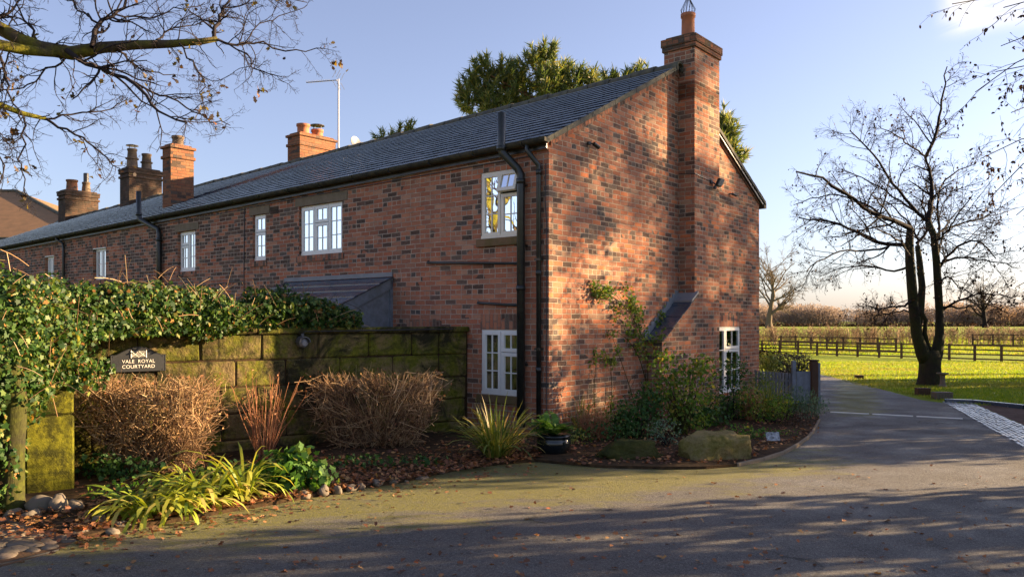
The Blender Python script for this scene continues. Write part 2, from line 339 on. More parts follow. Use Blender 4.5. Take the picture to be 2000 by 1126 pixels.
def glass():
    m = NT('window_glass'); tr = m.n('BsdfTransparent'); gl = m.n('BsdfGlossy'); gl.inputs['Roughness'].default_value = .01; gl.inputs['Color'].default_value = (.95, .97, 1, 1)
    tr.inputs['Color'].default_value = (.75, .8, .8, 1); fr = m.n('Fresnel'); fr.inputs['IOR'].default_value = 1.7
    f = m.math('MINIMUM', m.math('ADD', m.math('MULTIPLY', fr.outputs[0], 1.4), .22), .95); mx = m.n('MixShader')
    b = m.n('Bump'); m.set(b.inputs['Height'], m.noise(m.obj(), 3, 1)); b.inputs['Strength'].default_value = .06; b.inputs['Distance'].default_value = .02; m.set(gl.inputs['Normal'], b.outputs[0])
    m.set(mx.inputs[0], f); m.set(mx.inputs[1], tr.outputs[0]); m.set(mx.inputs[2], gl.outputs[0]); m.set(m.out.inputs[0], mx.outputs[0]); return m.m
M['glass'] = glass()
def leafm(name, stops, tr=.4, rough=.45, spec=.5, patch=None):
    m = NT(name); c = m.ramp(m.rnd(), stops)
    if patch: c = m.mix(m.rng(m.noise(m.obj(), patch[0], 3, .6), .45, .6), c, m.ramp(m.rnd(), patch[1]))
    m.base(c, rough, spec); t = m.n('BsdfTranslucent'); m.set(t.inputs[0], m.mix(1, c, (1.25, 1.2, .6), 'MULTIPLY')); mx = m.n('MixShader')
    m.set(mx.inputs[0], tr); m.set(mx.inputs[1], m.bs.outputs[0]); m.set(mx.inputs[2], t.outputs[0]); m.set(m.out.inputs[0], mx.outputs[0]); return m.m
M['ivy'] = leafm('ivy_leaf', [(0, (.014, .04, .010)), (.35, (.028, .075, .015)), (.7, (.06, .12, .022)), (.88, (.14, .19, .04)), (.95, (.22, .24, .06)), (.97, (.3, .12, .03)), (1, (.35, .2, .06))], .3, .5, .3)
M['evergreen'] = leafm('evergreen_leaf', [(0, (.02, .055, .015)), (.5, (.04, .105, .025)), (1, (.08, .16, .04))], .25, .6, .2)
M['shrub'] = leafm('shrub_leaf', [(0, (.035, .10, .015)), (.5, (.075, .18, .03)), (.9, (.15, .25, .045)), (1, (.28, .28, .05))], .35, .6, .25)
M['rose'] = leafm('rose_leaf', [(0, (.05, .12, .02)), (.5, (.11, .20, .03)), (.85, (.2, .26, .045)), (1, (.36, .26, .06))], .4, .6, .2)
M['pale'] = leafm('greygreen_leaf', [(0, (.05, .11, .06)), (.6, (.10, .18, .10)), (1, (.18, .26, .16))], .25, .6)
M['lily'] = leafm('daylily_leaf', [(0, (.12, .20, .015)), (.4, (.26, .32, .03)), (.8, (.42, .42, .06)), (1, (.5, .38, .12))], .35, .5)
M['iris'] = leafm('iris_leaf', [(0, (.06, .11, .015)), (.5, (.16, .2, .03)), (.8, (.32, .28, .06)), (1, (.4, .26, .1))], .35, .5)
M['oakleaf'] = leafm('oak_leaf', [(0, (.03, .018, .014)), (.4, (.08, .04, .018)), (.65, (.09, .08, .018)), (.88, (.2, .14, .025)), (1, (.28, .11, .025))], .45, .55)
M['beechleaf'] = leafm('beech_leaf', [(0, (.025, .012, .010)), (.6, (.05, .025, .014)), (1, (.10, .045, .02))], .15, .7, .2)
M['litter'] = leafm('fallen_leaf', [(0, (.09, .035, .018)), (.4, (.2, .075, .03)), (.7, (.3, .13, .05)), (.9, (.38, .22, .08)), (1, (.45, .12, .04))], .2, .7)
M['pine'] = leafm('pine_needle', [(0, (.05, .09, .03)), (.5, (.12, .17, .045)), (.85, (.21, .22, .06)), (1, (.3, .26, .08))], .4, .5)
M['grassblade'] = leafm('grass_blade', [(0, (.10, .19, .01)), (.5, (.2, .29, .015)), (.85, (.32, .37, .02)), (1, (.42, .36, .08))], .5, .6, .3, patch=(.22, [(0, (.12, .15, .02)), (.6, (.24, .24, .04)), (1, (.3, .24, .08))]))
M['yellowleaf'] = leafm('variegated_leaf', [(0, (.12, .18, .03)), (.6, (.3, .32, .06)), (1, (.4, .38, .1))], .4, .5)
M['hedge_brown'] = leafm('dormant_hedge_leaf', [(0, (.04, .045, .03)), (.5, (.08, .075, .05)), (1, (.13, .10, .07))], .2, .7)
def bark(name, c0, c1, moss=None, mamt=.6, scale=14):
    m = NT(name); o = m.obj(); mp = m.n('Mapping'); mp.inputs['Scale'].default_value = (1, 1, .25); m.set(mp.inputs[0], o)
    c = m.mix(m.rng(m.noise(mp.outputs[0], scale, 6, .7), .35, .65), c0, c1)
    if moss: c = m.mix(m.rng(m.noise(o, 2.6, 5, .65), .40, .58, 0, mamt), c, m.mix(m.rng(m.noise(o, 25, 3), .3, .7), moss, tuple(q * .45 for q in moss)))
    m.base(c, .9, .2); m.bump(m.noise(mp.outputs[0], scale * 2, 6, .7), .8, .02); return m.m
M['bark_beech'] = bark('beech_bark', (.016, .013, .010), (.035, .028, .018), (.04, .045, .010), .7)
M['bark_oak'] = bark('oak_bark', (.03, .022, .016), (.08, .06, .035), (.19, .18, .015), 1)
M['bark_moss'] = bark('mossy_bark', (.02, .018, .010), (.05, .045, .02), (.09, .10, .012), .9)
M['bark_pine'] = bark('pine_bark', (.12, .06, .035), (.22, .11, .06))
M['twig_dark'] = simple('dark_twig', (.014, .010, .010), .9, .2)
M['twig_oak'] = simple('oak_twig', (.026, .02, .02), .9, .2)
M['twig_tan'] = leafm('tan_twig', [(0, (.04, .022, .012)), (.4, (.19, .10, .045)), (.8, (.42, .26, .12)), (1, (.6, .43, .24))], .0, .8)
M['twig_red'] = leafm('red_twig', [(0, (.2, .07, .03)), (.6, (.38, .15, .06)), (1, (.5, .28, .14))], .0, .8)
M['twig_far'] = simple('far_twig', (.16, .12, .08), .9, .2)
def stonewall():
    m = NT('mossy_sandstone'); o = m.obj(); r = m.rnd()
    c = m.ramp(r, [(0, (.10, .07, .03)), (.5, (.25, .18, .085)), (1, (.17, .125, .06))])
    c = m.mix(m.rng(m.noise(o, 2.3, 6, .75), .42, .56), c, m.mix(m.rng(m.noise(o, 20, 4), .3, .7), (.085, .095, .012), (.18, .175, .02)))
    c = m.mix(m.rng(m.noise(o, 1.9, 6, .75, 1), .44, .6, 0, .95), c, (.022, .022, .012))
    c = m.mix(m.rng(m.noise(o, 13, 5, .8), .63, .72, 0, .8), c, (.38, .33, .22))
    c = m.mix(m.rng(m.noise(o, 45, 4, .8), .5, .75, 0, .6), c, m.mix(1, c, (.35, .35, .3), 'MULTIPLY')); m.base(c, .95, .15); h = m.math('ADD', m.noise(o, 9, 6, .7), m.math('MULTIPLY', m.n('TexWave').outputs[0], .0)); m.bump(h, 1, .05); return m.m
M['stone'] = stonewall()
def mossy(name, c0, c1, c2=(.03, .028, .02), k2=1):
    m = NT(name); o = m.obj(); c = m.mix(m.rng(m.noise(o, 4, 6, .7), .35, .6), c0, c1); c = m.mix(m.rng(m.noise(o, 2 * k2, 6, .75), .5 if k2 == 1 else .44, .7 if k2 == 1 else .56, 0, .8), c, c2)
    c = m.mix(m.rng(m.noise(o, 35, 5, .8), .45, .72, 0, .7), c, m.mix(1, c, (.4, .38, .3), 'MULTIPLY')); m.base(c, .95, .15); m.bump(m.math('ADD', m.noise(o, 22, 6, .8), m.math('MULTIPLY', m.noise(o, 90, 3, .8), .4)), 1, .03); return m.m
M['pier'] = mossy('mossy_dappled_pier', (.09, .095, .010), (.24, .23, .018), (.018, .02, .008), 1.7)  # moss tones; the dark patches mix stain with painted dappled shade
M['boulder'] = mossy('mossy_boulder', (.32, .25, .13), (.20, .175, .045), (.08, .075, .03))
M['mossrock'] = mossy('moss_cushion', (.035, .04, .012), (.08, .085, .018), (.06, .045, .025))
def asphalt():
    m = NT('asphalt'); p = m.pos()
    g = m.noise(p, 160, 3, .7); c = m.ramp(g, [(.3, (.045, .045, .047)), (.5, (.125, .12, .115)), (.6, (.24, .225, .21)), (.72, (.5, .46, .41))])
    c = m.mix(m.rng(m.noise(p, 1.1, 5, .6), .35, .7, 0, .3), c, (.10, .085, .065))
    c = m.mix(m.rng(m.noise(p, 2.1, 5, .65), .6, .74, 0, .35), c, (.14, .08, .055))
    g2 = m.noise(p, 42, 4, .75); c = m.mix(m.rng(g2, .42, .62, 0, .75), c, m.mix(1, c, (.42, .42, .42), 'MULTIPLY')); c = m.mix(m.rng(m.noise(p, 75, 2, .6), .63, .70, 0, .6), c, (.42, .39, .34))
    vc = m.n('TexVoronoi', feature='DISTANCE_TO_EDGE'); vc.inputs['Scale'].default_value = .55; wv = m.n('VectorMath', operation='MULTIPLY_ADD'); nz_ = m.n('TexNoise'); nz_.inputs['Scale'].default_value = 2.2; nz_.inputs['Detail'].default_value = 5; m.set(nz_.inputs['Vector'], p); m.set(wv.inputs[0], nz_.outputs['Color']); wv.inputs[1].default_value = (.9, .9, 0); m.set(wv.inputs[2], p); m.set(vc.inputs['Vector'], wv.outputs[0])
    ck = m.math('MULTIPLY', m.rng(vc.outputs['Distance'], .002, .009, 1, 0), m.rng(m.noise(p, .6, 2), .5, .58)); c = m.mix(m.math('MULTIPLY', ck, .8), c, (.02, .02, .015))
    # moss creeping in from the bed side (bands of its own shape)
    mp = m.n('Mapping'); mp.inputs['Rotation'].default_value = (0, 0, math.radians(-18)); mp.inputs['Scale'].default_value = (.5, 1.4, 1); m.set(mp.inputs[0], p)
    sp = m.n('SeparateXYZ'); m.set(sp.inputs[0], p)
    # distance in front of bed edge line (runs from (-3.4,5.8) to (2.7,8.6))
    dd = m.math('SUBTRACT', m.math('MULTIPLY', sp.outputs[1], .909), m.math('MULTIPLY', sp.outputs[0], .417)); # const along line
    edge = m.rng(dd, 5.2, 6.6); left = m.rng(sp.outputs[0], 2.8, 5.2, 1, 0)
    far = m.math('MULTIPLY', m.rng(sp.outputs[1], 12, 14), m.rng(m.math('ABSOLUTE', m.math('SUBTRACT', m.math('SUBTRACT', sp.outputs[0], m.math('MULTIPLY', sp.outputs[1], .42)), .15)), .2, 1.0, 1, 0))
    amt = m.math('MAXIMUM', m.math('MULTIPLY', edge, left), far)
    mk = m.rng(m.math('ADD', m.math('MULTIPLY', m.noise(mp.outputs[0], 2.2, 6, .75), 1.0), m.math('MULTIPLY', amt, .42)), .72, .88)
    mk = m.math('MULTIPLY', mk, m.rng(m.noise(p, 60, 3, .7), .35, .6, .25, 1))
    c = m.mix(mk, c, (.19, .18, .025))
    m.base(c, m.rng(m.noise(p, 1.7, 4), .35, .65, .5, .85), .4)
    h = m.math('ADD', m.noise(p, 130, 3, .8), m.math('MULTIPLY', m.noise(p, 25, 3), .5)); m.bump(h, 1.0, .02); return m.m
M['asphalt'] = asphalt()
def grassm(name, a, b, c3, sc=.35):
    m = NT(name); p = m.pos(); c = m.mix(m.rng(m.noise(p, sc, 6, .65), .35, .65), a, b); c = m.mix(m.rng(m.noise(p, 8, 5, .7), .45, .7, 0, .6), c, c3)
    m.base(c, .9, .1); m.bump(m.noise(p, 30, 5, .8), .9, .05); return m.m
M['grass'] = grassm('grass', (.17, .25, .014), (.25, .31, .02), (.30, .26, .05))
M['gravel'] = grassm('gravel', (.10, .06, .045), (.16, .10, .08), (.2, .15, .12), 2)
M['cobble'] = simple('cobble', (.17, .13, .10), .75, .4, nscale=6, namt=.7, ncol=(.07, .07, .045), bump=.5, bscale=25)
M['cobblebed'] = simple('cobble_bed', (.12, .065, .035), .95, .2, nscale=8, namt=.7, ncol=(.05, .04, .025), bump=.8)
def settm():
    m = NT('granite_sett'); o = m.obj(); c = m.ramp(m.rnd(), [(0, (.28, .27, .27)), (.5, (.42, .41, .4)), (1, (.2, .2, .2))]); m.base(c, .25, .6); m.bump(m.noise(o, 30, 4), .3, .01); return m.m
M['sett'] = settm()
M['sign'] = simple('slate_sign', (.03, .032, .035), .45, .4, bump=.1)
M['signwhite'] = simple('sign_white', (.8, .76, .68), .6, .3)
M['greyhood'] = simple('grey_cast', (.09, .095, .11), .45, .5)
M['roof_far'] = simple('far_roof_tile', (.30, .17, .085), .85, .2, nscale=2.5, namt=.6, ncol=(.17, .11, .06), bump=.3, bscale=10)
M['white_render'] = simple('white_render', (.6, .58, .54), .9, .2)
M['card'] = simple('plant_card', (.5, .52, .53), .5, .4, nscale=25, namt=1, ncol=(.05, .06, .07))

# ------------------------------------------------------------------ ground and roads
def terrain():
    xs = sorted(set([-700, -300, -120, -60] + list(range(-40, 61, 5)) + [80, 120, 200, 300, 450, 700])); ys = [-300, -120, -60, -30, -15, -5, 0, 5, 10, 13, 15, 17, 20, 24, 28, 34, 40, 48, 60, 80, 110, 160, 240, 330, 450, 700, 1100, 1700]
    b = MB()
    for y in ys:
        for x in xs: b.v.append((x, y, zt(y) - .012 if y < 17 else zt(y)))
    n = len(xs)
    for j in range(len(ys) - 1):
        for i in range(n - 1): a = j * n + i; b.f.append((a, a + 1, a + n + 1, a + n))
    tag(b.build('ground', M['grass'], uv=False), 'green field and lawn stretching away to the wood', kind='structure')
terrain()
def flat(name, pts, z, mat, label, thick=0):
    import bmesh
    bm = bmesh.new(); vs = [bm.verts.new((p[0], p[1], (p[2] if len(p) > 2 else 0) + z)) for p in pts]
    es = [bm.edges.new((vs[i], vs[(i + 1) % len(vs)])) for i in range(len(vs))]
    g = bmesh.ops.triangle_fill(bm, edges=es, use_beauty=True, use_dissolve=False)
    bm.normal_update()
    for f in bm.faces:
        if f.normal.z < 0: f.normal_flip()
    if thick:
        r = bmesh.ops.extrude_face_region(bm, geom=bm.faces[:])
        for v in [q for q in r['geom'] if isinstance(q, bmesh.types.BMVert)]: v.co.z -= thick
        bmesh.ops.recalc_face_normals(bm, faces=bm.faces[:])
    me = bpy.data.meshes.new(name); bm.to_mesh(me); bm.free()
    o = finish(me, name, mat, None, False); tag(o, label, kind='structure'); return o
bedL = [(150, 1056), (270, 1032), (380, 1014), (450, 1000), (540, 985), (620, 970), (700, 955), (790, 942), (850, 928), (900, 918), (975, 908), (1045, 902)]
bedR = [(1110, 908), (1180, 914), (1300, 917), (1380, 916), (1440, 911), (1490, 900), (1530, 887), (1560, 870), (1580, 855), (1592, 838), (1600, 822)]
gl = [G(*q) for q in bedL]; gr = [G(*q) for q in bedR]
lawn_edge = [(1845, 787), (1800, 781), (1765, 772)]
e17 = G(1765, 771.9); e17.z = 0
road = [(-16, -9), (-16, 4.0), G(0, 1108), G(110, 1077)] + gl + gr + [G(1600, 808), G(1597, 790), Vector((6.49, 17, 0)), Vector((e17.x, 17, 0)), G(1800, 781), G(1845, 787), G(2000, 873), (6.9, 8.6), (8.5, 6.5), (16, 5.2), (16, -9)]
flat('driveway', road, .004, M['asphalt'], 'dark asphalt driveway with moss and fallen leaves')
up = [Vector((6.49, 17, 0)), Vector((e17.x, 17, 0))] + [G(x, y) for x, y in ((1740, 765), (1700, 754), (1650, 741), (1600, 731), (1560, 725), (1500, 721))] + [G(1480, 733), G(1595, 735)]
flat('lane', up, .006, M['asphalt'], 'asphalt lane running back beside the lawn')
W0 = Vector((-.63, 11.6, 0)); WE = Vector((-.8, -.6, 0)); WN = Vector((.6, -.8, 0))
def WP(k, n, z): return W0 + WE * k + WN * n + Vector((0, 0, z))
HC = Vector((.493, 10.68, 0)); HA = math.atan2(.773, .634)
D1 = Vector((-.773, .634, 0)); D2 = Vector((.634, .773, 0))
def HP(v, s, z=0): return HC + D2 * v + D1 * s + Vector((0, 0, z))
soil = gl + gr + [HP(7.6, -.9), HP(7.12, .1), HP(0, .1), HP(.1, 1.4), WP(5.3, -.1, 0), Vector((-4.75, 6.9, 0))]
flat('flower_bed', soil, .035, M['soil'], 'dark soil of the beds along the wall and gable', .06)
cob = [(-16, 4.0), G(0, 1108), G(110, 1077), gl[0], Vector((-4.4, 6.75, 0)), Vector((-4.4, 9, 0)), Vector((-16, 9, 0))]
flat('cobbled_verge', cob, .002, M['cobblebed'], 'worn cobbled ground by the gateway')
flat('gravel_drive', [G(1900, 786), G(2000, 830), (9.5, 10.0), (16, 8), (20, 14), G(2000, 799)], .003, M['gravel'], 'brown gravel beside the setts')
# moss on kerb edging of the right bed
def ribbon(name, pts, w, h, mat, label):
    b = MB()
    for i in range(len(pts) - 1):
        a, c = Vector(pts[i]), Vector(pts[i + 1]); t = (c - a).normalized(); n = Vector((-t.y, t.x, 0)) * w / 2
        zz = .0; b.hexa([a - n - Vector((0, 0, .05)), c - n - Vector((0, 0, .05)), c + n - Vector((0, 0, .05)), a + n - Vector((0, 0, .05)), a - n + Vector((0, 0, h)), c - n + Vector((0, 0, h)), c + n + Vector((0, 0, h)), a + n + Vector((0, 0, h))])
    return tag(b.build(name, mat, bevel=.01), label, kind='structure')
ribbon('kerb', gr[4:], .035, .045, M['lintel'], 'thin stone edging of the bed by the gable')
ribbon('lawn_kerb', [G(1845, 785), G(1900, 787), G(1950, 792), G(2000, 797), Vector((12.5, 13.2, 0))], .10, .07, M['slate_dark'], 'dark kerb along the lawn')
# granite setts
rg = random.Random(4)
b = MB(); A0, A1 = G(1840, 784), G(2000, 874); B0, B1 = G(1893, 784), G(2000, 832)
A1 = A0 + (A1 - A0) * 1.25; B1 = B0 + (B1 - B0) * 1.9
for i in range(38):
    for j in range(9):
        f0, f1 = i / 38, (i + .93) / 38; o = (.5 if j % 2 else 0) / 38; f0 += o; f1 += o
        q = lambda f, g: A0.lerp(A1, f).lerp(B0.lerp(B1, f), g)
        g0, g1 = j / 9 + .01, (j + .9) / 9; z = .012 + rg.uniform(-.005, .006); dz = [rg.uniform(-.004, .004) for _ in range(4)]
        c = [q(f0, g0), q(f1, g0), q(f1, g1), q(f0, g1)]; c2 = [p.lerp(sum(c, Vector()) / 4, .12) for p in c]
        b.hexa([p + Vector((0, 0, -.03)) for p in c] + [p + Vector((0, 0, z + dz[k])) for k, p in enumerate(c2)])
tag(b.build('sett_strip', M['sett']), 'strip of pale granite setts edging the drive', kind='structure')
# slot drain across the lane
b = MB()
for x0, x1 in ((1622, 1697), (1704, 1783), (1790, 1880)):
    p, q = G(x0, 805 + (x0 - 1620) * .05), G(x1, 805 + (x1 - 1620) * .05); t = (q - p).normalized(); n = Vector((-t.y, t.x, 0)) * .03
    b.hexa([p - n, q - n, q + n, p + n] + [w + Vector((0, 0, .016)) for w in (p - n, q - n, q + n, p + n)])
tag(b.build('gate_channel', M['signwhite']), 'pale metal channel set across the lane', kind='structure')
b = MB(); n = 15
for i in range(n):
    p = G(2 + i * 7.2, 1102 - i * 1.75); t = Vector((.35, .5, 0)).normalized() * .035; s_ = Vector((.85, .3, 0)).normalized() * .006
    for sg in (0,): b.hexa([p - t - s_, p - t + s_, p + t + s_, p + t - s_] + [w + Vector((0, 0, .012)) for w in (p - t - s_, p - t + s_, p + t + s_, p + t - s_)])
tag(b.build('drain_grating', M['zinc']), 'rusty iron drain grating in the cobbles', kind='structure')

def rock(name, c, r, mat, seed, label, cat, group=None, sub=3, rough=.25, boxy=0, facets=0):
    rr_ = random.Random(int(seed * 10)); pl = [(Vector((rr_.gauss(0, 1), rr_.gauss(0, 1), rr_.gauss(0, .8))).normalized(), rr_.uniform(.72, .98) + boxy * .28) for _ in range(facets)]
    import bmesh
    bm = bmesh.new(); bmesh.ops.create_icosphere(bm, subdivisions=sub, radius=1)
    for v in bm.verts:
        p = v.co.copy()
        if boxy: m_ = max(abs(p.x), abs(p.y), abs(p.z)); p = p.lerp(p / m_, boxy)
        k = 1 + rough * mnoise.noise(p * 1.3 + Vector((seed * 3.1, seed, 0))) + rough * .4 * mnoise.noise(p * 3.5 + Vector((seed, 0, 0))); p *= k
        if facets:
            for (pn, pd) in pl:
                t_ = p.dot(pn) - pd
                if t_ > 0: p = p - pn * t_ * .92
            p *= 1 + .05 * mnoise.noise(p * 9 + Vector((seed, 5, 0))) + .025 * mnoise.noise(p * 22)
        v.co = Vector((p.x * r[0], p.y * r[1], max(p.z, -.5) * r[2]))
    me = bpy.data.meshes.new(name); bm.to_mesh(me); bm.free()
    o = finish(me, name, mat, None, True, False); o.location = c; o.rotation_euler = (0, 0, seed * 1.7)
    return tag(o, label, cat, group)
def rock_at(x, y, wpx, hpx, **k):
    g = G(x, y); w = wpx / F * g.y / 2; h = hpx / F * g.y
    return rock(c=(g.x, g.y + w * .6, h * .35), r=(w, w * .75, h * .62), facets=9, **k)
# cobbles on the left verge
import bmesh as _bm
bm = _bm.new()
for i in range(120):
    x = rg.uniform(-60, 210); y = rg.uniform(1012, 1090) - max(0, x) * .12
    if y > 1098 - max(x, 0) * .3: continue
    g = G(x, y); r = rg.uniform(.035, .085)
    m4 = Matrix.Translation((g.x, g.y, .0)) @ Matrix.Rotation(rg.uniform(0, 3), 4, 'Z') @ Matrix.Diagonal((r * rg.uniform(1, 1.7), r, r * .32, 1))
    _bm.ops.create_icosphere(bm, subdivisions=2, radius=1, matrix=m4)
me = bpy.data.meshes.new('cobbles'); bm.to_mesh(me); bm.free(); tag(finish(me, 'cobbles', M['cobble'], None, True, False), 'rounded cobbles bedded in the gateway ground', kind='stuff')
for i, (x, y, w, h) in enumerate([(70, 1005, 60, 36), (105, 1006, 46, 40), (135, 1002, 40, 26), (188, 1030, 44, 24), (232, 1036, 38, 18), (118, 1058, 34, 12), (150, 1050, 36, 14), (212, 1045, 40, 12), (55, 1018, 40, 22), (260, 1028, 30, 14), (20, 1012, 40, 18)]):
    rock_at(x, y, w, h, name='edging_stone', mat=M['stone_grey'], seed=i, label='rounded pale grey stone heaped at the foot of the mossy pier', cat='stone', group='stones at the foot of the pier', sub=3)
for i, (x, y, w, h) in enumerate([(590, 975, 34, 16), (632, 970, 26, 22), (658, 966, 20, 18), (684, 960, 30, 14), (704, 957, 18, 14), (735, 951, 34, 16), (765, 946, 24, 10), (787, 941, 30, 9), (822, 937, 30, 8), (860, 926, 22, 8), (898, 918, 24, 10)]):
    rock_at(x, y, w, h, name='edging_stone', mat=M['stone_grey'], seed=i + 20, label='rounded stone in the row edging the bed in front of the clipped hedge', cat='stone', group='stones edging the bed before the wall', sub=3)

# ------------------------------------------------------------------ the house
def EZ(s): return 4.04 - .016 * s
def RZ(s): return 5.84 - .026 * s
VW, SE = 7.12, 24.9
house = empty('brick_house', HC, HA, 'long red brick cottage with slate roof and white windows beside the drive', 'house')
def fr(u, z, d): return (-d, u, z)      # front wall map: u=s, d outward
def ga(u, z, d): return (u, -d, z)      # gable wall map: u=v
wins_front = [  # s0,s1,z0,z1
    (.474, 1.207, .55, 1.47), (.474, 1.215, 2.76, 3.70), (4.33, 5.53, 2.74, 3.61), (6.56, 6.98, 2.72, 3.58), (9.07, 9.78, 2.62, 3.46), (13.14, 13.84, 2.58, 3.34), (16.16, 16.75, 2.5, 3.30)]
win_gable = (4.86, 6.2, .24, 1.48)
def wall_grid(b, mp, us, zs, top, holes, depth):
    for i in range(len(us) - 1):
        for j in range(len(zs) - 1):
            u0, u1, z0, z1 = us[i], us[i + 1], zs[j], zs[j + 1]; mid = ((u0 + u1) / 2, (z0 + min(z1, z0 + .2)) / 2)
            if any(h[0] < mid[0] < h[1] and h[2] < mid[1] < h[3] for h in holes): continue
            za, zb = (top(u0), top(u1)) if j == len(zs) - 2 else (z1, z1)
            q = [mp(u0, z0, 0), mp(u1, z0, 0), mp(u1, zb, 0), mp(u0, za, 0)]
            b.poly(q)
    for h in holes:
        u0, u1, z0, z1 = h
        for (a, c) in (((u0, z0), (u1, z0)), ((u1, z0), (u1, z1)), ((u1, z1), (u0, z1)), ((u0, z1), (u0, z0))):
            b.poly([mp(a[0], a[1], 0), mp(c[0], c[1], 0), mp(c[0], c[1], -depth), mp(a[0], a[1], -depth)])
b = MB(); us = sorted(set([0, SE] + [q for h in wins_front for q in h[:2]] + [2, 3, 8, 11, 12, 15, 18, 20, 22])); zs = sorted(set([-.3] + [q for h in wins_front for q in h[2:]] + [4.0]))
wall_grid(b, fr, us, zs, EZ, wins_front, .16)
b.build('front_wall', M['brick_front'], house)
def gtop(v): f = min(v, VW - v) / (VW / 2); return 4.04 + (5.84 - 4.04) * f
b = MB(); hg = [win_gable]
us = sorted(set([0, VW / 2, VW, 1, 2, 3, 5, 6.6] + list(win_gable[:2]))); wall_grid(b, ga, us, [-.3, .24, 1.48, 3.9], gtop, hg, .16)
b.build('gable_wall', M['brick_gable'], house)
b = MB(); b.poly([(VW, 0, -.3), (VW, SE, -1.2), (VW, SE, EZ(SE)), (VW, 0, EZ(0))]); b.poly([(0, SE, -1), (VW, SE, -1), (VW, SE, EZ(SE)), (VW / 2, SE, RZ(SE) - .05), (0, SE, EZ(SE))])
b.build('rear_wall', M['brick_front'], house)
b = MB(); b.box(.3, VW - .1, .3, SE - .2, 2.3, 2.36); b.box(3.4, 3.5, .3, SE - .2, -.2, 3.9); 
for s in (3, 8, 11.5, 15): b.box(.3, VW - .1, s, s + .08, -.2, 3.9)
b.build('partition', M['room'], house)
# brick corbel under the eaves and soldier arches
b = MB()
for i in range(12):
    s0, s1 = SE * i / 12, SE * (i + 1) / 12
    b.hexa([(-.035, s0, EZ(s0) - .16), (0, s0, EZ(s0) - .16), (0, s1, EZ(s1) - .16), (-.035, s1, EZ(s1) - .16), (-.035, s0, EZ(s0) - .02), (0, s0, EZ(s0) - .02), (0, s1, EZ(s1) - .02), (-.035, s1, EZ(s1) - .02)])
b.build('eaves_course', M['brick_front'], house)
def add_part(name, mat, fn, parent=house, **k):
    b = MB(); fn(b); return b.build(name, mat, parent, **k)
add_part('brick_arch', M['brick_soldier'], lambda b: b.box(-.004, .02, .40, 1.22, 1.47, 1.69))
add_part('brick_arch', M['brick_soldier'], lambda b: b.box(4.75, 6.2, -.004, .02, 1.48, 1.74))
for (s0, s1, z0, z1), kind in zip(wins_front, 'sbllllaa'):
    pass
# door lintel patch right of the lean-to
add_part('brick_arch', M['brick_soldier'], lambda b: b.box(-.004, .02, 2.0, 2.75, 1.46, 1.62))
for i in (2, 3, 4):
    s0, s1, z0, z1 = wins_front[i]
    add_part('lintel', M['lintel'], lambda b: b.box(-.012, .03, s0 - .14, s1 + .10, z1 + .002, z1 + .15))
for i in (5, 6):
    s0, s1, z0, z1 = wins_front[i]
    add_part('brick_arch', M['brick_soldier'], lambda b: b.box(-.005, .03, s0 - .08, s1 + .08, z1 + .002, z1 + .22))
for i in (0, 1, 2, 3, 4, 5):
    s0, s1, z0, z1 = wins_front[i]
    add_part('brick_sill', M['sill'] if i < 2 else M['brick_soldier'], lambda b: b.box(-.045 if i < 2 else -.02, .05, s0 - .05, s1 + .06, z0 - .115, z0 - .004), bevel=.006)
# verge bricks along the gable slopes
def verge(v0, v1):
    b = MB(); n = 40
    for i in range(n):
        va, vb = v0 + (v1 - v0) * i / n, v0 + (v1 - v0) * (i + .96) / n; za, zb = gtop(va), gtop(vb); 
        b.hexa([(va, -.022, za - .115), (vb, -.022, zb - .115), (vb, 0.01, zb - .115), (va, 0.01, za - .115), (va, -.022, za - .01), (vb, -.022, zb - .01), (vb, 0.01, zb - .01), (va, 0.01, za - .01)])
    return b
verge(0.02, VW / 2).build('verge_course', M['brick_soldier'], house); verge(VW - .02, VW / 2).build('verge_course', M['brick_soldier'], house)

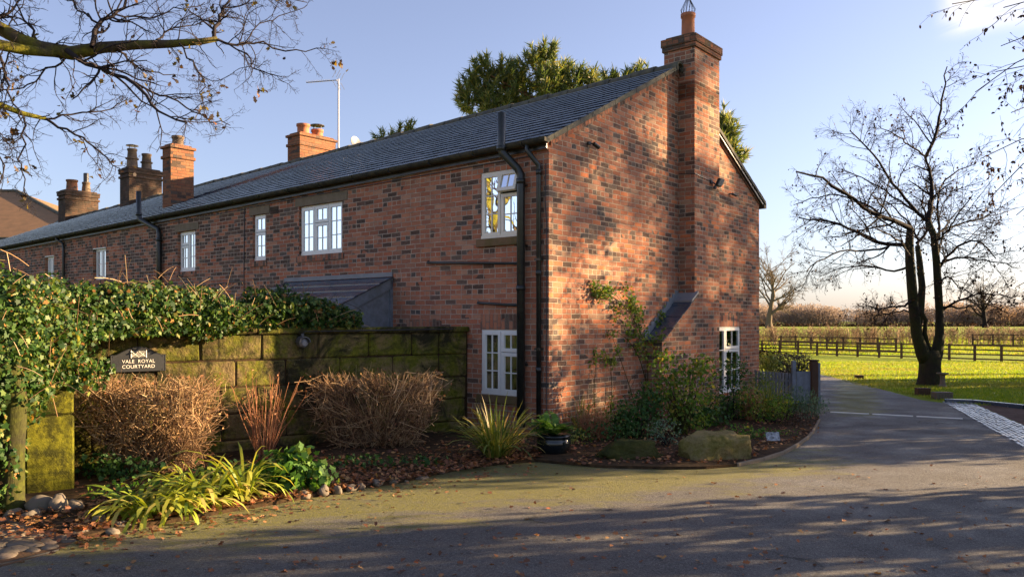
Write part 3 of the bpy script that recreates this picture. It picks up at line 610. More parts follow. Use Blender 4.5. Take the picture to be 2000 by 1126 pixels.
def window(mp, u0, u1, z0, z1, lights, mat, inset, curtain=None, open_i=None, arch=False, blind=None):
    """lights: (fu0,fu1,fz0,fz1,cols,rows), fu from small u"""
    w = MB(); gp = MB(); o = .045; d0, d1 = -inset - .05, -inset
    def bar(b, a0, a1, c0, c1, e0, e1): b.box(a0, a1, 0, 1, c0, c1, lambda u, t, z: mp(u, z, e0 + (e1 - e0) * t))
    bar(w, u0, u1, z0, z0 + o, d0, d1 + .012); bar(w, u0, u1, z1 - o, z1, d0, d1); bar(w, u0, u0 + o, z0 + o, z1 - o, d0, d1); bar(w, u1 - o, u1, z0 + o, z1 - o, d0, d1)
    iu0, iu1, iz0, iz1 = u0 + o * .5, u1 - o * .5, z0 + o * .6, z1 - o * .5
    case = None
    for li, (a, c, e, f, nc, nr) in enumerate(lights):
        x0, x1 = iu0 + (iu1 - iu0) * a + .004, iu0 + (iu1 - iu0) * c - .004; y0, y1 = iz0 + (iz1 - iz0) * e + .004, iz0 + (iz1 - iz0) * f - .004
        B = w; q = mp
        if li == open_i:
            B = MB(); th = math.radians(17)
            def q(u, z, d, y1=y1, th=th):
                dz = y1 - z; dd = d - d1; return mp(u, y1 - dz * math.cos(th) + dd * math.sin(th), d1 + .02 + dd * math.cos(th) + dz * math.sin(th))
            case = (B, MB()); GP = case[1]
        else: GP = gp
        def br(a0, a1, c0, c1, e0, e1, q=q, B=B): B.box(a0, a1, 0, 1, c0, c1, lambda u, t, z: q(u, z, e0 + (e1 - e0) * t))
        s = .052; e0, e1 = d0 + .012, d1 + .014
        br(x0, x1, y0, y0 + s, e0, e1); br(x0, x1, y1 - s, y1, e0, e1); br(x0, x0 + s, y0 + s, y1 - s, e0, e1); br(x1 - s, x1, y0 + s, y1 - s, e0, e1)
        for i in range(1, nc): m_ = x0 + s + (x1 - x0 - 2 * s) * i / nc; br(m_ - .008, m_ + .008, y0 + s, y1 - s, d1 - .008, d1 + .006)
        for i in range(1, nr):
            m_ = y0 + s + (y1 - y0 - 2 * s) * i / nr; br(x0 + s, x1 - s, m_ - .008, m_ + .008, d1 - .007, d1 + .005)
        gz = d1 - .006
        GP.poly([q(x0 + s - .003, y0 + s - .003, gz), q(x1 - s + .003, y0 + s - .003, gz), q(x1 - s + .003, y1 - s + .003, gz), q(x0 + s - .003, y1 - s + .003, gz)])
    if arch:
        n = 8; pts = [(u0 - .01 + (u1 - u0 + .02) * i / n, z1 - .012 + .085 * math.sin(math.pi * i / n)) for i in range(n + 1)]
        for i in range(n):
            (a, za), (c, zc) = pts[i], pts[i + 1]; w.hexa([mp(a, z1 - .02, d0), mp(c, z1 - .02, d0), mp(c, z1 - .02, .004), mp(a, z1 - .02, .004), mp(a, za, d0), mp(c, zc, d0), mp(c, zc, .004), mp(a, za, .004)])
    W_ = w.build('window', mat, house, bevel=.003)
    gp.build('pane', M['glass'], W_)
    if case: cs = case[0].build('casement', mat, W_, bevel=.003); case[1].build('pane', M['glass'], W_)
    if curtain:
        for (ca, cb, ct) in curtain:
            b = MB(); n = 14
            for i in range(n):
                a, c = u0 + (u1 - u0) * (ca + (cb - ca) * i / n), u0 + (u1 - u0) * (ca + (cb - ca) * (i + 1) / n); da, db = -inset - .16 - .02 * math.sin(i * 2.1), -inset - .16 - .02 * math.sin((i + 1) * 2.1)
                b.poly([mp(a, z0, da), mp(c, z0, db), mp(c, z0 + (z1 - z0) * ct, db), mp(a, z0 + (z1 - z0) * ct, da)])
            b.build('curtain', M['curtain'], W_)
    if blind:
        b = MB()
        for (ca, cb, n) in blind:
            for i in range(n):
                zz = z0 + (z1 - z0) * (i + .5) / n; a, c = u0 + (u1 - u0) * ca, u0 + (u1 - u0) * cb
                b.box(a, c, 0, 1, zz - .004, zz + .02, lambda u, t, z: mp(u, z, -inset - .13 + .03 * t))
        b.build('blind', M['curtain'], W_)
    return W_
# front: larger s is further left in the picture
Ltall, RT, RB = (.5, 1, 0, 1, 2, 3), (0, .5, .66, 1, 2, 1), (0, .5, 0, .66, 2, 2)
window(fr, *wins_front[0], [Ltall, RT, RB], M['white'], .012, curtain=[(.0, .14, 1), (.86, 1, 1)])
window(fr, *wins_front[1], [Ltall, RT, RB], M['cream'], .012, open_i=1)
window(fr, *wins_front[2], [(.667, 1, 0, 1, 2, 3), (.333, .667, .64, 1, 2, 1), (.333, .667, 0, .64, 2, 2), (0, .333, 0, 1, 2, 3)], M['white'], .05)
window(fr, *wins_front[3], [(0, 1, .62, 1, 2, 1), (0, 1, 0, .62, 2, 2)], M['white'], .05)
window(fr, *wins_front[4], [(.5, 1, .66, 1, 2, 1), (.5, 1, 0, .66, 2, 2), (0, .5, 0, 1, 2, 3)], M['white'], .07, curtain=[(0, 1, 1)])
window(fr, *wins_front[5], [(.5, 1, 0, 1, 2, 2), (0, .5, 0, 1, 2, 2)], M['white'], .08, arch=True)
window(fr, *wins_front[6], [(.5, 1, 0, 1, 2, 2), (0, .5, 0, 1, 2, 2)], M['white'], .08, arch=True)
window(ga, *win_gable, [(0, .5, 0, 1, 2, 3), (.5, 1, .66, 1, 2, 1), (.5, 1, 0, .66, 2, 2)], M['white'], .02, blind=[(.05, .48, 20)])

# slate roof: real courses of slates
def roof_z(s, v):
    f = v / (VW / 2); return EZ(s) + (RZ(s) - EZ(s)) * f
def slates(b, side, s_lo, s_hi, rows, v_lo=-.16):
    R = random.Random(5 + side)
    for r in range(rows):
        va = v_lo + (VW / 2 - v_lo) * r / rows; vb = v_lo + (VW / 2 - v_lo) * (r + 1.15) / rows; vb = min(vb, VW / 2 + .02)
        s = s_lo + (0 if r % 2 else -.12) 
        while s < s_hi:
            w = .25; s0, s1 = max(s, s_lo), min(s + w - .003, s_hi); s += w
            if s1 - s0 < .04: continue
            j = R.uniform(-.002, .002); j2 = R.uniform(-.002, .002); e = R.uniform(-.004, .004)
            def pt(sv, vv, dz): 
                v_ = vv if side == 0 else VW - vv
                return (v_, sv, roof_z(sv, vv) + dz)
            lo = .029; hi = .006
            b.hexa([pt(s0, va + e, lo + j), pt(s1, va + e, lo + j2), pt(s1, vb, hi + j2), pt(s0, vb, hi + j), pt(s0, va + e, lo + .014 + j), pt(s1, va + e, lo + .014 + j2), pt(s1, vb, hi + .006 + j2), pt(s0, vb, hi + .006 + j)])
b = MB(); slates(b, 0, -.06, SE + .1, 19); b.build('slate_roof', M['slate'], house)
b = MB(); slates(b, 1, -.06, SE + .1, 12)
b.build('slate_roof', M['slate'], house)
b = MB()   # roof deck beneath
for sd in (0, 1):
    q = lambda v: v if sd == 0 else VW - v
    b.hexa([(q(-.1), -.03, roof_z(0, -.1) - .05), (q(-.1), SE, roof_z(SE, -.1) - .05), (q(3.56), SE, RZ(SE) - .05), (q(3.56), -.03, RZ(0) - .05), (q(-.1), -.03, roof_z(0, -.1) - .0), (q(-.1), SE, roof_z(SE, -.1) - .0), (q(3.56), SE, RZ(SE) - .0), (q(3.56), -.03, RZ(0) - .0)])
b.build('roof_deck', M['timber'], house)
n = 24
for sd in (0, 1):
    b = MB(); q = lambda v: v if sd == 0 else VW - v
    for i in range(n):
        va, vb = -.15 + (3.5 + .15) * i / n, -.15 + 3.65 * (i + .985) / n; za, zb = roof_z(0, va), roof_z(0, vb); d = .003 if i % 2 else 0
        b.hexa([(q(va), -.09 - d, za - .03), (q(vb), -.09 - d, zb - .03), (q(vb), -.055, zb - .03), (q(va), -.055, za - .03), (q(va), -.085 - d, za + .045), (q(vb), -.085 - d, zb + .045), (q(vb), -.055, zb + .045), (q(va), -.055, za + .045)])
    b.build('verge_mortar', M['mossroof'], house)
b = MB(); s = -.1; R = random.Random(8)
while s < SE:
    z0 = RZ(s) + .0 + R.uniform(-.01, .012); L = .45; n = 8; ov = .03
    for i in range(n):
        a0, a1 = math.pi * (-.12 + 1.24 * i / n), math.pi * (-.12 + 1.24 * (i + 1) / n); r0, r1 = .135, .120
        f = lambda a, r, ss, dz: (VW / 2 + r * math.cos(a), ss, RZ(s) + R_ + r * math.sin(a) * .85 + dz)
        R_ = -.03 + (z0 - RZ(s))
        b.hexa([f(a0, r1 - .02, s, 0), f(a0, r1 - .02, s + L, 0), f(a1, r1 - .02, s + L, 0), f(a1, r1 - .02, s, 0), f(a0, r0 + .008, s, 0), f(a0, r1, s + L, 0), f(a1, r1, s + L, 0), f(a1, r0 + .008, s, 0)])
    s += L
b.build('ridge_tiles', M['mossroof'], house)
# gutter: half round with brackets
b = MB(); n = 26
for i in range(n):
    s0, s1 = -.08 + (SE + .1) * i / n, -.08 + (SE + .1) * (i + 1) / n
    for k in range(7):
        a0, a1 = math.pi * (1 + k / 7), math.pi * (1 + (k + 1) / 7)
        f = lambda a, r, s: (-.155 + r * math.cos(a), s, EZ(s) - .035 + r * math.sin(a))
        b.hexa([f(a0, .055, s0), f(a1, .055, s0), f(a1, .055, s1), f(a0, .055, s1), f(a0, .062, s0), f(a1, .062, s0), f(a1, .062, s1), f(a0, .062, s1)])
b.box(-.21, -.10, -.088, -.076, EZ(0) - .09, EZ(0) - .036)
b.build('gutter', M['gutter'], house)
for i in range(28):
    b = MB()
    s = .3 + i * .88; z = EZ(s) - .035
    for k in range(6):
        a0, a1 = math.pi * (1 + k / 6), math.pi * (1 + (k + 1) / 6); f = lambda a, r, ss: (-.155 + r * math.cos(a), ss, z + r * math.sin(a))
        b.hexa([f(a0, .0625, s), f(a1, .0625, s), f(a1, .0625, s + .03), f(a0, .0625, s + .03), f(a0, .072, s), f(a1, .072, s), f(a1, .072, s + .03), f(a0, .072, s + .03)])
    b.box(-.095, .0, s, s + .03, z - .01, z + .01)
    b.build('gutter_bracket', M['black'], house)
add_part('fascia', M['black'], lambda b: [b.hexa([(-.06, s0, EZ(s0) - .15), (-.035, s0, EZ(s0) - .15), (-.035, s1, EZ(s1) - .15), (-.06, s1, EZ(s1) - .15), (-.06, s0, EZ(s0) + .0), (-.035, s0, EZ(s0) + .0), (-.035, s1, EZ(s1) + .0), (-.06, s1, EZ(s1) + .0)]) for s0, s1 in [(SE * i / 6, SE * (i + 1) / 6) for i in range(6)]])
# pipes
def pipe(name, pts, r, collars=(), mat=None, sides=14):
    b = MB(); b.tube(pts, r, sides)
    for c in collars: b.lathe(c, [(r * 1.18, 0), (r * 1.18, .07)], sides)
    return b.build(name, mat or M['black'], house, smooth=False)
def sm(o):
    o.data.polygons.foreach_set('use_smooth', [len(p.vertices) == 4 for p in o.data.polygons]); return o
z0 = EZ(.6)
sm(pipe('soil_pipe', [(-.25, .62, 4.42), (-.25, .62, 3.95), (-.245, .61, 3.88), (-.12, .44, 3.66), (-.1, .405, 3.58), (-.1, .40, 3.5), (-.1, .40, .15)], .056, [(-.1, .40, 3.45), (-.1, .40, 2.0), (-.25, .62, 3.9)]))
sm(pipe('rain_pipe', [(-.155, .25, 3.98), (-.155, .25, 3.88), (-.12, .17, 3.76), (-.06, .13, 3.68), (-.055, .13, 3.6), (-.055, .13, .25)], .034, [(-.055, .13, 3.55), (-.055, .13, 2.2), (-.055, .13, .9)]))
for q in ((-.055, .0, .36, .44, 2.6, 2.63), (-.055, 0, .36, .44, .98, 1.01), (-.055, 0, .36, .44, 3.42, 3.45), (-.1, 0, .09, .17, 2.4, 2.43), (-.1, 0, .09, .17, 1.2, 1.23)): add_part('pipe_clip', M['black'], lambda b: b.box(*q))
sm(pipe('waste_pipe', [(-.0, 2.28, 2.49), (-.05, 2.25, 2.47), (-.06, .45, 2.375)], .019, mat=M['black']))
sm(pipe('waste_pipe', [(0, 1.26, 1.86), (-.05, 1.23, 1.85), (-.06, .45, 1.80)], .019))
sm(pipe('soil_pipe', [(-.24, 11.0, 4.42), (-.24, 11.0, 3.88), (-.235, 10.95, 3.8), (-.08, 10.45, 3.56), (-.075, 10.42, 3.46), (-.075, 10.42, .1)], .055, [(-.075, 10.42, 3.3), (-.24, 11.0, 3.88)]))
sm(pipe('rain_pipe', [(-.15, 15.62, 3.74), (-.14, 15.6, 3.66), (-.06, 15.45, 3.56), (-.055, 15.42, 3.45), (-.055, 15.42, .1)], .034))
b = MB(); b.tube([(-.008, .045, 3.7), (-.012, .055, 3.2), (-.008, .03, 2.9), (-.012, .035, .3)], .006, 5); b.tube([(-.012, 7.24, 3.72), (-.012, 7.26, 2.6), (-.012, 7.25, 1.2)], .008, 5)
b.tube([(-.012, 7.25, 3.72), (-.012, 9, 3.70), (-.012, 11, 3.66)], .007, 5); b.tube([(-.012, 7.3, 2.35), (-.012, 9, 2.31), (-.012, 10.3, 2.3)], .008, 5)
b.tube([(-.02, .3, 3.83), (-.02, 3, 3.80), (-.02, 7.2, 3.74)], .007, 5)
b.build('cables', M['zinc'], house)

# chimneys
def pot(st, c, r0, r1, h, mat, rings=0):
    b = MB(); prof = [(r0 * 1.08, 0), (r0, .02), ((r0 + r1) / 2, h * .5)]
    prof += [(r1, h - .07), (r1 * 1.15, h - .06), (r1 * 1.15, h), (r1 * .85, h + .002), (r1 * .82, h - .1)]
    b.lathe(c, prof, 18)
    if rings: b.lathe((c[0], c[1], c[2] + h * .45), [(r0 * 1.02, 0), (r0 * 1.16, .01), (r0 * 1.16, .04), (r0 * 1.02, .05)], 18)
    o = b.build('chimney_pot', mat, st); sm(o); return o
def cowl(st, c, r, h=.1):
    b = MB()
    for a in range(4): an = a * math.pi / 2 + .4; b.tube([(c[0] + r * .8 * math.cos(an), c[1] + r * .8 * math.sin(an), c[2] - .04), (c[0] + r * .8 * math.cos(an), c[1] + r * .8 * math.sin(an), c[2] + h)], .008, 5)
    b.lathe((c[0], c[1], c[2] + h), [(r * 1.35, 0), (r * 1.3, .02), (.01, .06)], 16); b.build('cowl', M['zinc'], st)
# gable chimney: breast with slate shoulder, stack, cap
b = MB(); v0, v1, pr = 3.66, 4.61, .30
b.box(v0, v1, -pr, .0, 1.95, 5.6); b.box(v0, v1, -pr, .27, 5.3, 6.165); b.box(v0 + .06, v1 - .06, -pr + .06, .20, 5.6, 6.38)
b.v and None
# breast below shoulder
pts = [(2.55, -.3), (v1, -.3), (v1, 1.96), (v0, 1.96), (2.55, 1.28)]
for y in (-pr,): b.poly([(p[0], y, p[1]) for p in pts])
b.poly([(2.55, -pr, -.3), (2.55, -pr, 1.28), (2.55, 0, 1.28), (2.55, 0, -.3)]); b.poly([(v1, -pr, -.3), (v1, 0, -.3), (v1, 0, 1.96), (v1, -pr, 1.96)])
ch = b.build('chimney', M['brick_gable'], house)
b = MB(); b.box(v0 - .03, v1 + .03, -pr - .03, .30, 6.165, 6.245); b.box(v0 - .045, v1 + .045, -pr - .045, .315, 6.245, 6.38); b.box(v0 + .02, v1 - .02, -pr + .02, .25, 6.38, 6.42); b.build('chimney_cap', M['brick_cap'], ch, bevel=.008)
cpt = ((v0 + v1) / 2 - .16, -.02, 6.4); pot(ch, cpt, .115, .11, .46, M['terracotta'])
b = MB()
for a in range(14):
    an = a * math.pi / 7; p0 = Vector((cpt[0] + .1 * math.cos(an), cpt[1] + .1 * math.sin(an), 6.84)); p1 = Vector((cpt[0] + .125 * math.cos(an + .25), cpt[1] + .125 * math.sin(an + .25), 6.93)); p2 = Vector((cpt[0] + .02 * math.cos(an), cpt[1] + .02 * math.sin(an), 7.14)); b.tube([p0, p1, p2], .0045, 4)
b.tube([(cpt[0], cpt[1], 7.12), (cpt[0], cpt[1], 7.3)], .006, 4)
b.build('bird_guard', M['zinc'], ch)
b = MB(); n = 4   # slate shoulder
for i in range(n):
    f0, f1 = i / n, (i + 1.12) / n; q = lambda f: (2.50 + (3.70 - 2.50) * f, 1.262 + (2.02 - 1.262) * f)
    a, c = q(f0), q(min(f1, 1.0)); t = .022 
    b.hexa([(a[0], -pr - .05, a[1] + .012), (a[0], 0, a[1] + .012), (c[0], 0, c[1] - .0), (c[0], -pr - .05, c[1] - .0), (a[0], -pr - .05, a[1] + .03), (a[0], 0, a[1] + .03), (c[0], 0, c[1] + .012), (c[0], -pr - .05, c[1] + .012)])
b.build('slate_shoulder', M['slate_dark'], ch)
b = MB(); 
for i in range(11):
    f = i / 11; x = 2.52 + 1.12 * f; z = 1.29 + .72 * f; b.box(x, x + .10, -.012 - .002 * (i % 2), 0, z - .02, z + .16)
b.box(3.46, 3.70, -pr - .055, 0, 1.90, 1.935, lambda x, y, z: (x, y, z + (x - 3.46) * .64 + .0)); b.build('lead_flashing', M['lead'], ch)

def stack(v, s, wv, ws, zb, ztop, mat, capmat, oversail=.035, bands=1):
    b = MB(); b.box(v, v + wv, s, s + ws, zb, ztop)
    o = b.build('chimney', mat, house)
    b = MB(); b.box(v - oversail, v + wv + oversail, s - oversail, s + ws + oversail, ztop - .3, ztop - .225); b.box(v - oversail - .01, v + wv + oversail + .01, s - oversail - .01, s + ws + oversail + .01, ztop - .06, ztop + .002)
    if bands > 1: b.box(v - oversail, v + wv + oversail, s - oversail, s + ws + oversail, ztop - .16, ztop - .06)
    b.box(v + .03, v + wv - .03, s + .03, s + ws - .03, ztop, ztop + .05)
    b.build('chimney_cap', capmat, o, bevel=.01)
    return o
c = stack(.8, 11.6, .57, .39, 3.9, 5.70, M['brick_stack'], M['brick_stack']); pot(c, (1.08, 11.8, 5.72), .13, .125, .25, M['clay_dark'])
b = MB(); b.box(.74, 1.43, 11.56, 12.03, 4.2, 4.32, lambda x, y, z: (x, y, z + (x - .8) * .45 - .12)); b.build('lead_flashing', M['lead'], c)
d = stack(3.6, 10.5, 1.12, .52, 5.2, 6.32, M['brick_stack'], M['brick_stack']); pot(d, (3.88, 10.75, 6.36), .15, .15, .26, M['terracotta']); pot(d, (4.32, 10.75, 6.34), .15, .14, .22, M['terracotta']); cowl(d, (4.32, 10.75, 6.56), .14)
e = stack(3.1, 18.6, 1.05, .62, 4.9, 6.36, M['brick_sooty'], M['brick_sooty'], .04, 2)
pot(e, (3.36, 18.95, 6.4), .17, .13, .62, M['clay_dark'], 1); cowl(e, (3.36, 18.95, 7.02), .14, .09); pot(e, (3.82, 18.95, 6.38), .16, .13, .55, M['clay_dark'], 1)
f_ = stack(3.1, 23.35, 1.12, .6, 4.7, 6.14, M['brick_sooty'], M['brick_sooty'], .04, 2)
pot(f_, (3.42, 23.6, 6.18), .19, .17, .38, M['brick_stack']); pot(f_, (3.9, 23.6, 6.18), .15, .12, .36, M['clay_dark']); b = MB(); b.lathe((3.9, 23.6, 6.5), [(.09, 0), (.09, .36), (.07, .37)], 12); b.build('flue', M['zinc'], f_)
# small vent pipe and flashing bits on roof
add_part('air_vent', M['brick_sooty'], lambda b: b.box(-.006, .02, 6.15, 6.4, 3.55, 3.68))

# lean-to with slate roof and grey cheek
lt = MB(); s0, s1 = 3.1, 5.95; zw, zf, dp = 2.27, 1.62, 1.5
R = random.Random(3)
for r in range(6):
    da, db = dp * (1 - r / 6) + .05, dp * (1 - (r + 1.1) / 6); za, zb_ = zf + (zw - zf) * (1 - da / dp), zf + (zw - zf) * (1 - max(db, 0) / dp)
    s = s0 - .05 + (0 if r % 2 else -.15)
    while s < s1:
        a, c = max(s, s0 - .06), min(s + .295, s1); s += .3
        if c - a < .05: continue
        lt.hexa([(-da, a, za + .02), (-da, c, za + .02), (-max(db, 0.005), c, zb_ + .005), (-max(db, 0.005), a, zb_ + .005), (-da, a, za + .034), (-da, c, za + .034), (-max(db, .005), c, zb_ + .015), (-max(db, .005), a, zb_ + .015)])
L_ = lt.build('lean_to_roof', M['slate_dark'], house)
b = MB(); b.poly([(0, s0, .0), (-dp, s0, .0), (-dp, s0, zf), (0, s0, zw)]); b.poly([(-dp, s0, 0), (-dp, s1, 0), (-dp, s1, zf), (-dp, s0, zf)]); b.poly([(0, s1, 0), (-dp, s1, 0), (-dp, s1, zf), (0, s1, zw)])
b.box(-.05, 0, s0 - .03, s0, .5, zw - .04); b.hexa([(-dp, s0 - .03, zf - .16), (0, s0 - .03, zw - .16), (0, s0, zw - .16), (-dp, s0, zf - .16), (-dp, s0 - .03, zf - .0), (0, s0 - .03, zw - .0), (0, s0, zw - .0), (-dp, s0, zf - .0)])
b.build('lean_to_cheek', M['greywood'], L_)
add_part('lead_flashing', M['lead'], lambda b: b.box(-.02, 0, s0 - .03, s1, zw + .02, zw + .09), parent=L_)

# things fixed on the house
aer = empty('tv_aerial', HP(3.7, 9.1, 5.0), HA, 'tall white pole with a television aerial beside the ridge chimney', 'aerial')
b = MB(); b.tube([(0, 0, 0), (0, 0, 2.42)], .024, 8); b.build('mast', M['metal'], aer)
b = MB(); b.tube([(-.10, -.08, 2.36), (-.45, .66, 2.36)], .012, 6)
dv = Vector((-.35, .74, 0)).normalized(); pv = Vector((dv.y, -dv.x, 0))
for i in range(13): p = Vector((-.13, -.02, 2.37)) + dv * (.12 + i * .05); b.tube([p - pv * .09, p + pv * .09], .004, 4)
for sg in (1, -1):
    for i in range(2): p = Vector((-.08, -.1, 2.36)) + dv * (i * .1) ; b.tube([p + Vector((0, 0, sg * .03 )) - pv * .12, p + Vector((0, 0, sg * .2)) - dv * .1 - pv * .12], .006, 4); b.tube([p + Vector((0, 0, sg * .03)) + pv * .12, p + Vector((0, 0, sg * .2)) - dv * .1 + pv * .12], .006, 4)
b.build('antenna', M['metal'], aer)
b = MB(); b.tube([(0, 0, .7), (0, .75, .68)], .012, 6); b.build('bracket', M['zinc'], aer)
dish = empty('satellite_dish', HP(3.75, 8.55, 5.62), HA, 'small grey satellite dish peeping over the slate ridge', 'dish')
b = MB(); n = 20; ax = Vector((.1, -.95, .25)).normalized(); u_ = ax.cross(Vector((0, 0, 1))).normalized(); w_ = u_.cross(ax)
rings = [(.0, 0), (.07, .005), (.13, .02), (.17, .04), (.17, .05), (.0, .012)]
ring_pts = [[Vector((0, 0, .17)) + ax * d + (u_ * math.cos(2 * math.pi * k / n) + w_ * math.sin(2 * math.pi * k / n)) * max(r, .002) for k in range(n)] for r, d in rings]
for i in range(5):
    for k in range(n): b.poly([ring_pts[i][k], ring_pts[i][(k + 1) % n], ring_pts[i + 1][(k + 1) % n], ring_pts[i + 1][k]])
b.build('reflector', M['greyhood'], dish); b = MB(); b.tube([(0, 0, -.2), (0, .02, .15)], .015, 6); b.tube([(0, 0, .02), (.02, -.22, .1)], .008, 5); b.build('dish_arm', M['zinc'], dish)
# security lights on the gable
fl = empty('floodlight', HP(4.28, -.3, 3.98), HA, 'black floodlight with sensor on the face of the gable chimney', 'light')
b = MB(); b.box(.02, .2, -.13, -.085, -.07, .06, lambda x, y, z: (x, y - z * .5, z)); b.build('lamp_head', M['black'], fl, bevel=.005)
b = MB(); b.box(.035, .185, -.145, -.132, -.055, .045, lambda x, y, z: (x, y - z * .5, z)); b.build('lens', M['lead'], fl)
b = MB(); b.box(-.05, .0, -.03, 0, -.03, .03); b.tube([(-.02, -.02, 0), (.06, -.06, -.03), (.08, -.1, 0)], .012, 6); b.lathe((.03, -.06, -.12), [(.025, 0), (.03, .03), (.02, .06)], 8); b.build('sensor', M['zinc'], fl)
b = MB(); b.tube([(-.05, -.012, .02), (-.62, -.012, .06), (-.64, .02, .06), (-.64, .28, .09)], .006, 5); b.build('cable', M['black'], fl)
cm = empty('security_camera', HP(.93, 0, 4.12), HA, 'small black camera under the front slope of the gable', 'camera')
b = MB(); b.lathe((0, -.02, -.02), [(.03, 0), (.03, .04)], 8); b.tube([(0, -.02, 0), (.03, -.08, -.01)], .012, 6); b.build('mount', M['black'], cm)
b = MB(); b.tube([(.03, -.08, -.01), (.13, -.1, -.05)], .032, 10); b.build('camera_body', M['black'], cm)
cm2 = empty('security_camera', HP(5.72, 0, 3.98), HA, 'small black camera under the rear slope of the gable', 'camera')
b = MB(); b.tube([(-.06, -.02, .0), (.0, -.05, .0)], .014, 6); b.tube([(.0, -.05, 0), (.1, -.08, -.02)], .026, 8); b.build('camera_body', M['black'], cm2)
# rear gutter end peeping past the gable
add_part('gutter', M['gutter'], lambda b: b.box(VW + .06, VW + .18, -.08, 6, EZ(0) - .17, EZ(0) - .06))
add_part('barge_board', M['black'], lambda b: b.hexa([(VW / 2 + .6, -.07, gtop(VW / 2 + .6) - .06), (VW + .14, -.07, 4.04 - .16), (VW + .14, -.02, 4.04 - .16), (VW / 2 + .6, -.02, gtop(VW / 2 + .6) - .06), (VW / 2 + .6, -.07, gtop(VW / 2 + .6) + .02), (VW + .14, -.07, 4.04 - .06), (VW + .14, -.02, 4.04 - .06), (VW / 2 + .6, -.02, gtop(VW / 2 + .6) + .02)]))

# ------------------------------------------------------------------ stone garden wall
WA = math.atan2(-.6, -.8)
wall = empty('stone_wall', W0, WA, 'mossy wall of big sandstone blocks running up to the cottage', 'wall')
def kx(x): r = (x - CX) / F; return (11.6 * r + .63) / (.6 * r - .8)
rows = [(.0, .16, [910, 780, 640, 500, 380, 240, 120]), (.16, .48, [910, 840, 700, 560, 433, 300, 180, 80]), (.48, .79, [910, 868, 810, 733, 595, 501, 430, 330, 215, 100]), (.79, 1.115, [912, 858, 769, 665, 559, 460, 303, 190, 90]), (1.115, 1.43, [912, 858, 805, 721, 622, 512, 392, 270, 150, 60])]
b = MB(); R = random.Random(2)
for (z0, z1, js) in rows:
    for i in range(len(js) - 1):
        k0, k1 = max(kx(js[i]), 0), kx(js[i + 1]); g = .006; o = R.uniform(-.008, .01)
        n = 5; 
        b.box(k0 + g, k1 - g, -.34, o, z0 + g, z1 - g, lambda x, y, z: (x + R.uniform(-.006, .006), y + (R.uniform(-.012, .012) if y > -.3 else 0), z + R.uniform(-.006, .006)))
blk = b.build('stone_courses', M['stone'], wall, bevel=.018)
K1 = kx(60)
b = MB(); b.box(0.0, K1 - .02, -.33, -.025, 0, 1.43); b.build('mortar', M['soil'], wall)
b = MB(); ks = [0, .7, 1.5, 2.3, 3.1, 3.9, 4.7, K1]
for i in range(len(ks) - 1): b.box(ks[i] + .003, ks[i + 1] - .003, -.38, .035, 1.433, 1.51 + R.uniform(-.006, .006))
b.build('coping', M['stone'], wall, bevel=.015)
pier = empty('gate_pier', WP(5.25, 1.25, 0), WA, 'bright mossy stone pier under the ivy at the gateway', 'pier')
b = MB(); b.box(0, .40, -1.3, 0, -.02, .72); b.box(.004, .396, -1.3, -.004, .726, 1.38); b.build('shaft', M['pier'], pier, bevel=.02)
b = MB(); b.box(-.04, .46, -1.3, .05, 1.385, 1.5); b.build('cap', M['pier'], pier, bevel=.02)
# sign
gs = W0 + WE * kx(269) + WN * .02; sg = empty('name_sign', (gs.x, gs.y, 0), WA, 'dark slate house sign lettered in white on the mossy wall', 'sign')
zb, zsh, zt_ = 1.6 - (725 - 625) / F * gs.y, 1.6 - (692 - 625) / F * gs.y, 1.6 - (676 - 625) / F * gs.y
hw = .285
prof = [(-hw, zb), (hw, zb), (hw, zsh)] + [(hw * (1 - f) if 0 else hw - (hw * 2) * f, zsh + (zt_ - zsh) * (.5 - .5 * math.cos(2 * math.pi * min(max((f - .08) / .84, 0), 1))) ** .62) for f in [i / 24 for i in range(1, 24)]] + [(-hw, zsh)]
def prism(b, prof, y0, y1):
    n = len(prof); o = len(b.v)
    for (x, z) in prof: b.v.append((x, y0, z))
    for (x, z) in prof: b.v.append((x, y1, z))
    b.f.append(tuple(o + i for i in range(n))); b.f.append(tuple(o + n + i for i in reversed(range(n))))
    for i in range(n): j = (i + 1) % n; b.f.append((o + j, o + i, o + n + i, o + n + j))
b = MB(); prism(b, prof, .0, .022); brd = b.build('board', M['sign'], sg)
cz = (zb + zsh) / 2
b = MB(); b_ = .02
for i in range(len(prof)):
    p, q = prof[i], prof[(i + 1) % len(prof)]; s_ = .985; b.tube([(p[0] * s_, .023, cz + (p[1] - cz) * .96), (q[0] * s_, .023, cz + (q[1] - cz) * .96)], .003, 4)
b.build('rim', M['sign'], sg)
def text(t, x, z, size, parent, mat, sx=1):
    c = bpy.data.curves.new('lettering', 'FONT'); c.body = t; c.size = size; c.align_x = 'CENTER'; c.extrude = .0015; c.offset = -.0002; c.space_character = 1.06
    t_ = bpy.data.objects.new('t', c); COL.objects.link(t_); bpy.context.view_layer.update(); me = bpy.data.meshes.new_from_object(t_.evaluated_get(bpy.context.evaluated_depsgraph_get())); bpy.data.objects.remove(t_)
    o = bpy.data.objects.new('lettering', me); COL.objects.link(o); me.materials.clear(); me.materials.append(mat); o.parent = parent
    # local y points to the viewer, local x to the viewer's left
    o.matrix_local = Matrix.Translation((x, .0245, z)) @ Matrix(((-sx, 0, 0, 0), (0, 0, 1, 0), (0, 1, 0, 0), (0, 0, 0, 1)))
    return o
text('VALE  ROYAL', 0, zb + .098, .054, sg, M['signwhite']); text('COURTYARD', 0, zb + .040, .054, sg, M['signwhite'])
b = MB(); gw, g0, g1 = .078, zb + .160, zb + .228
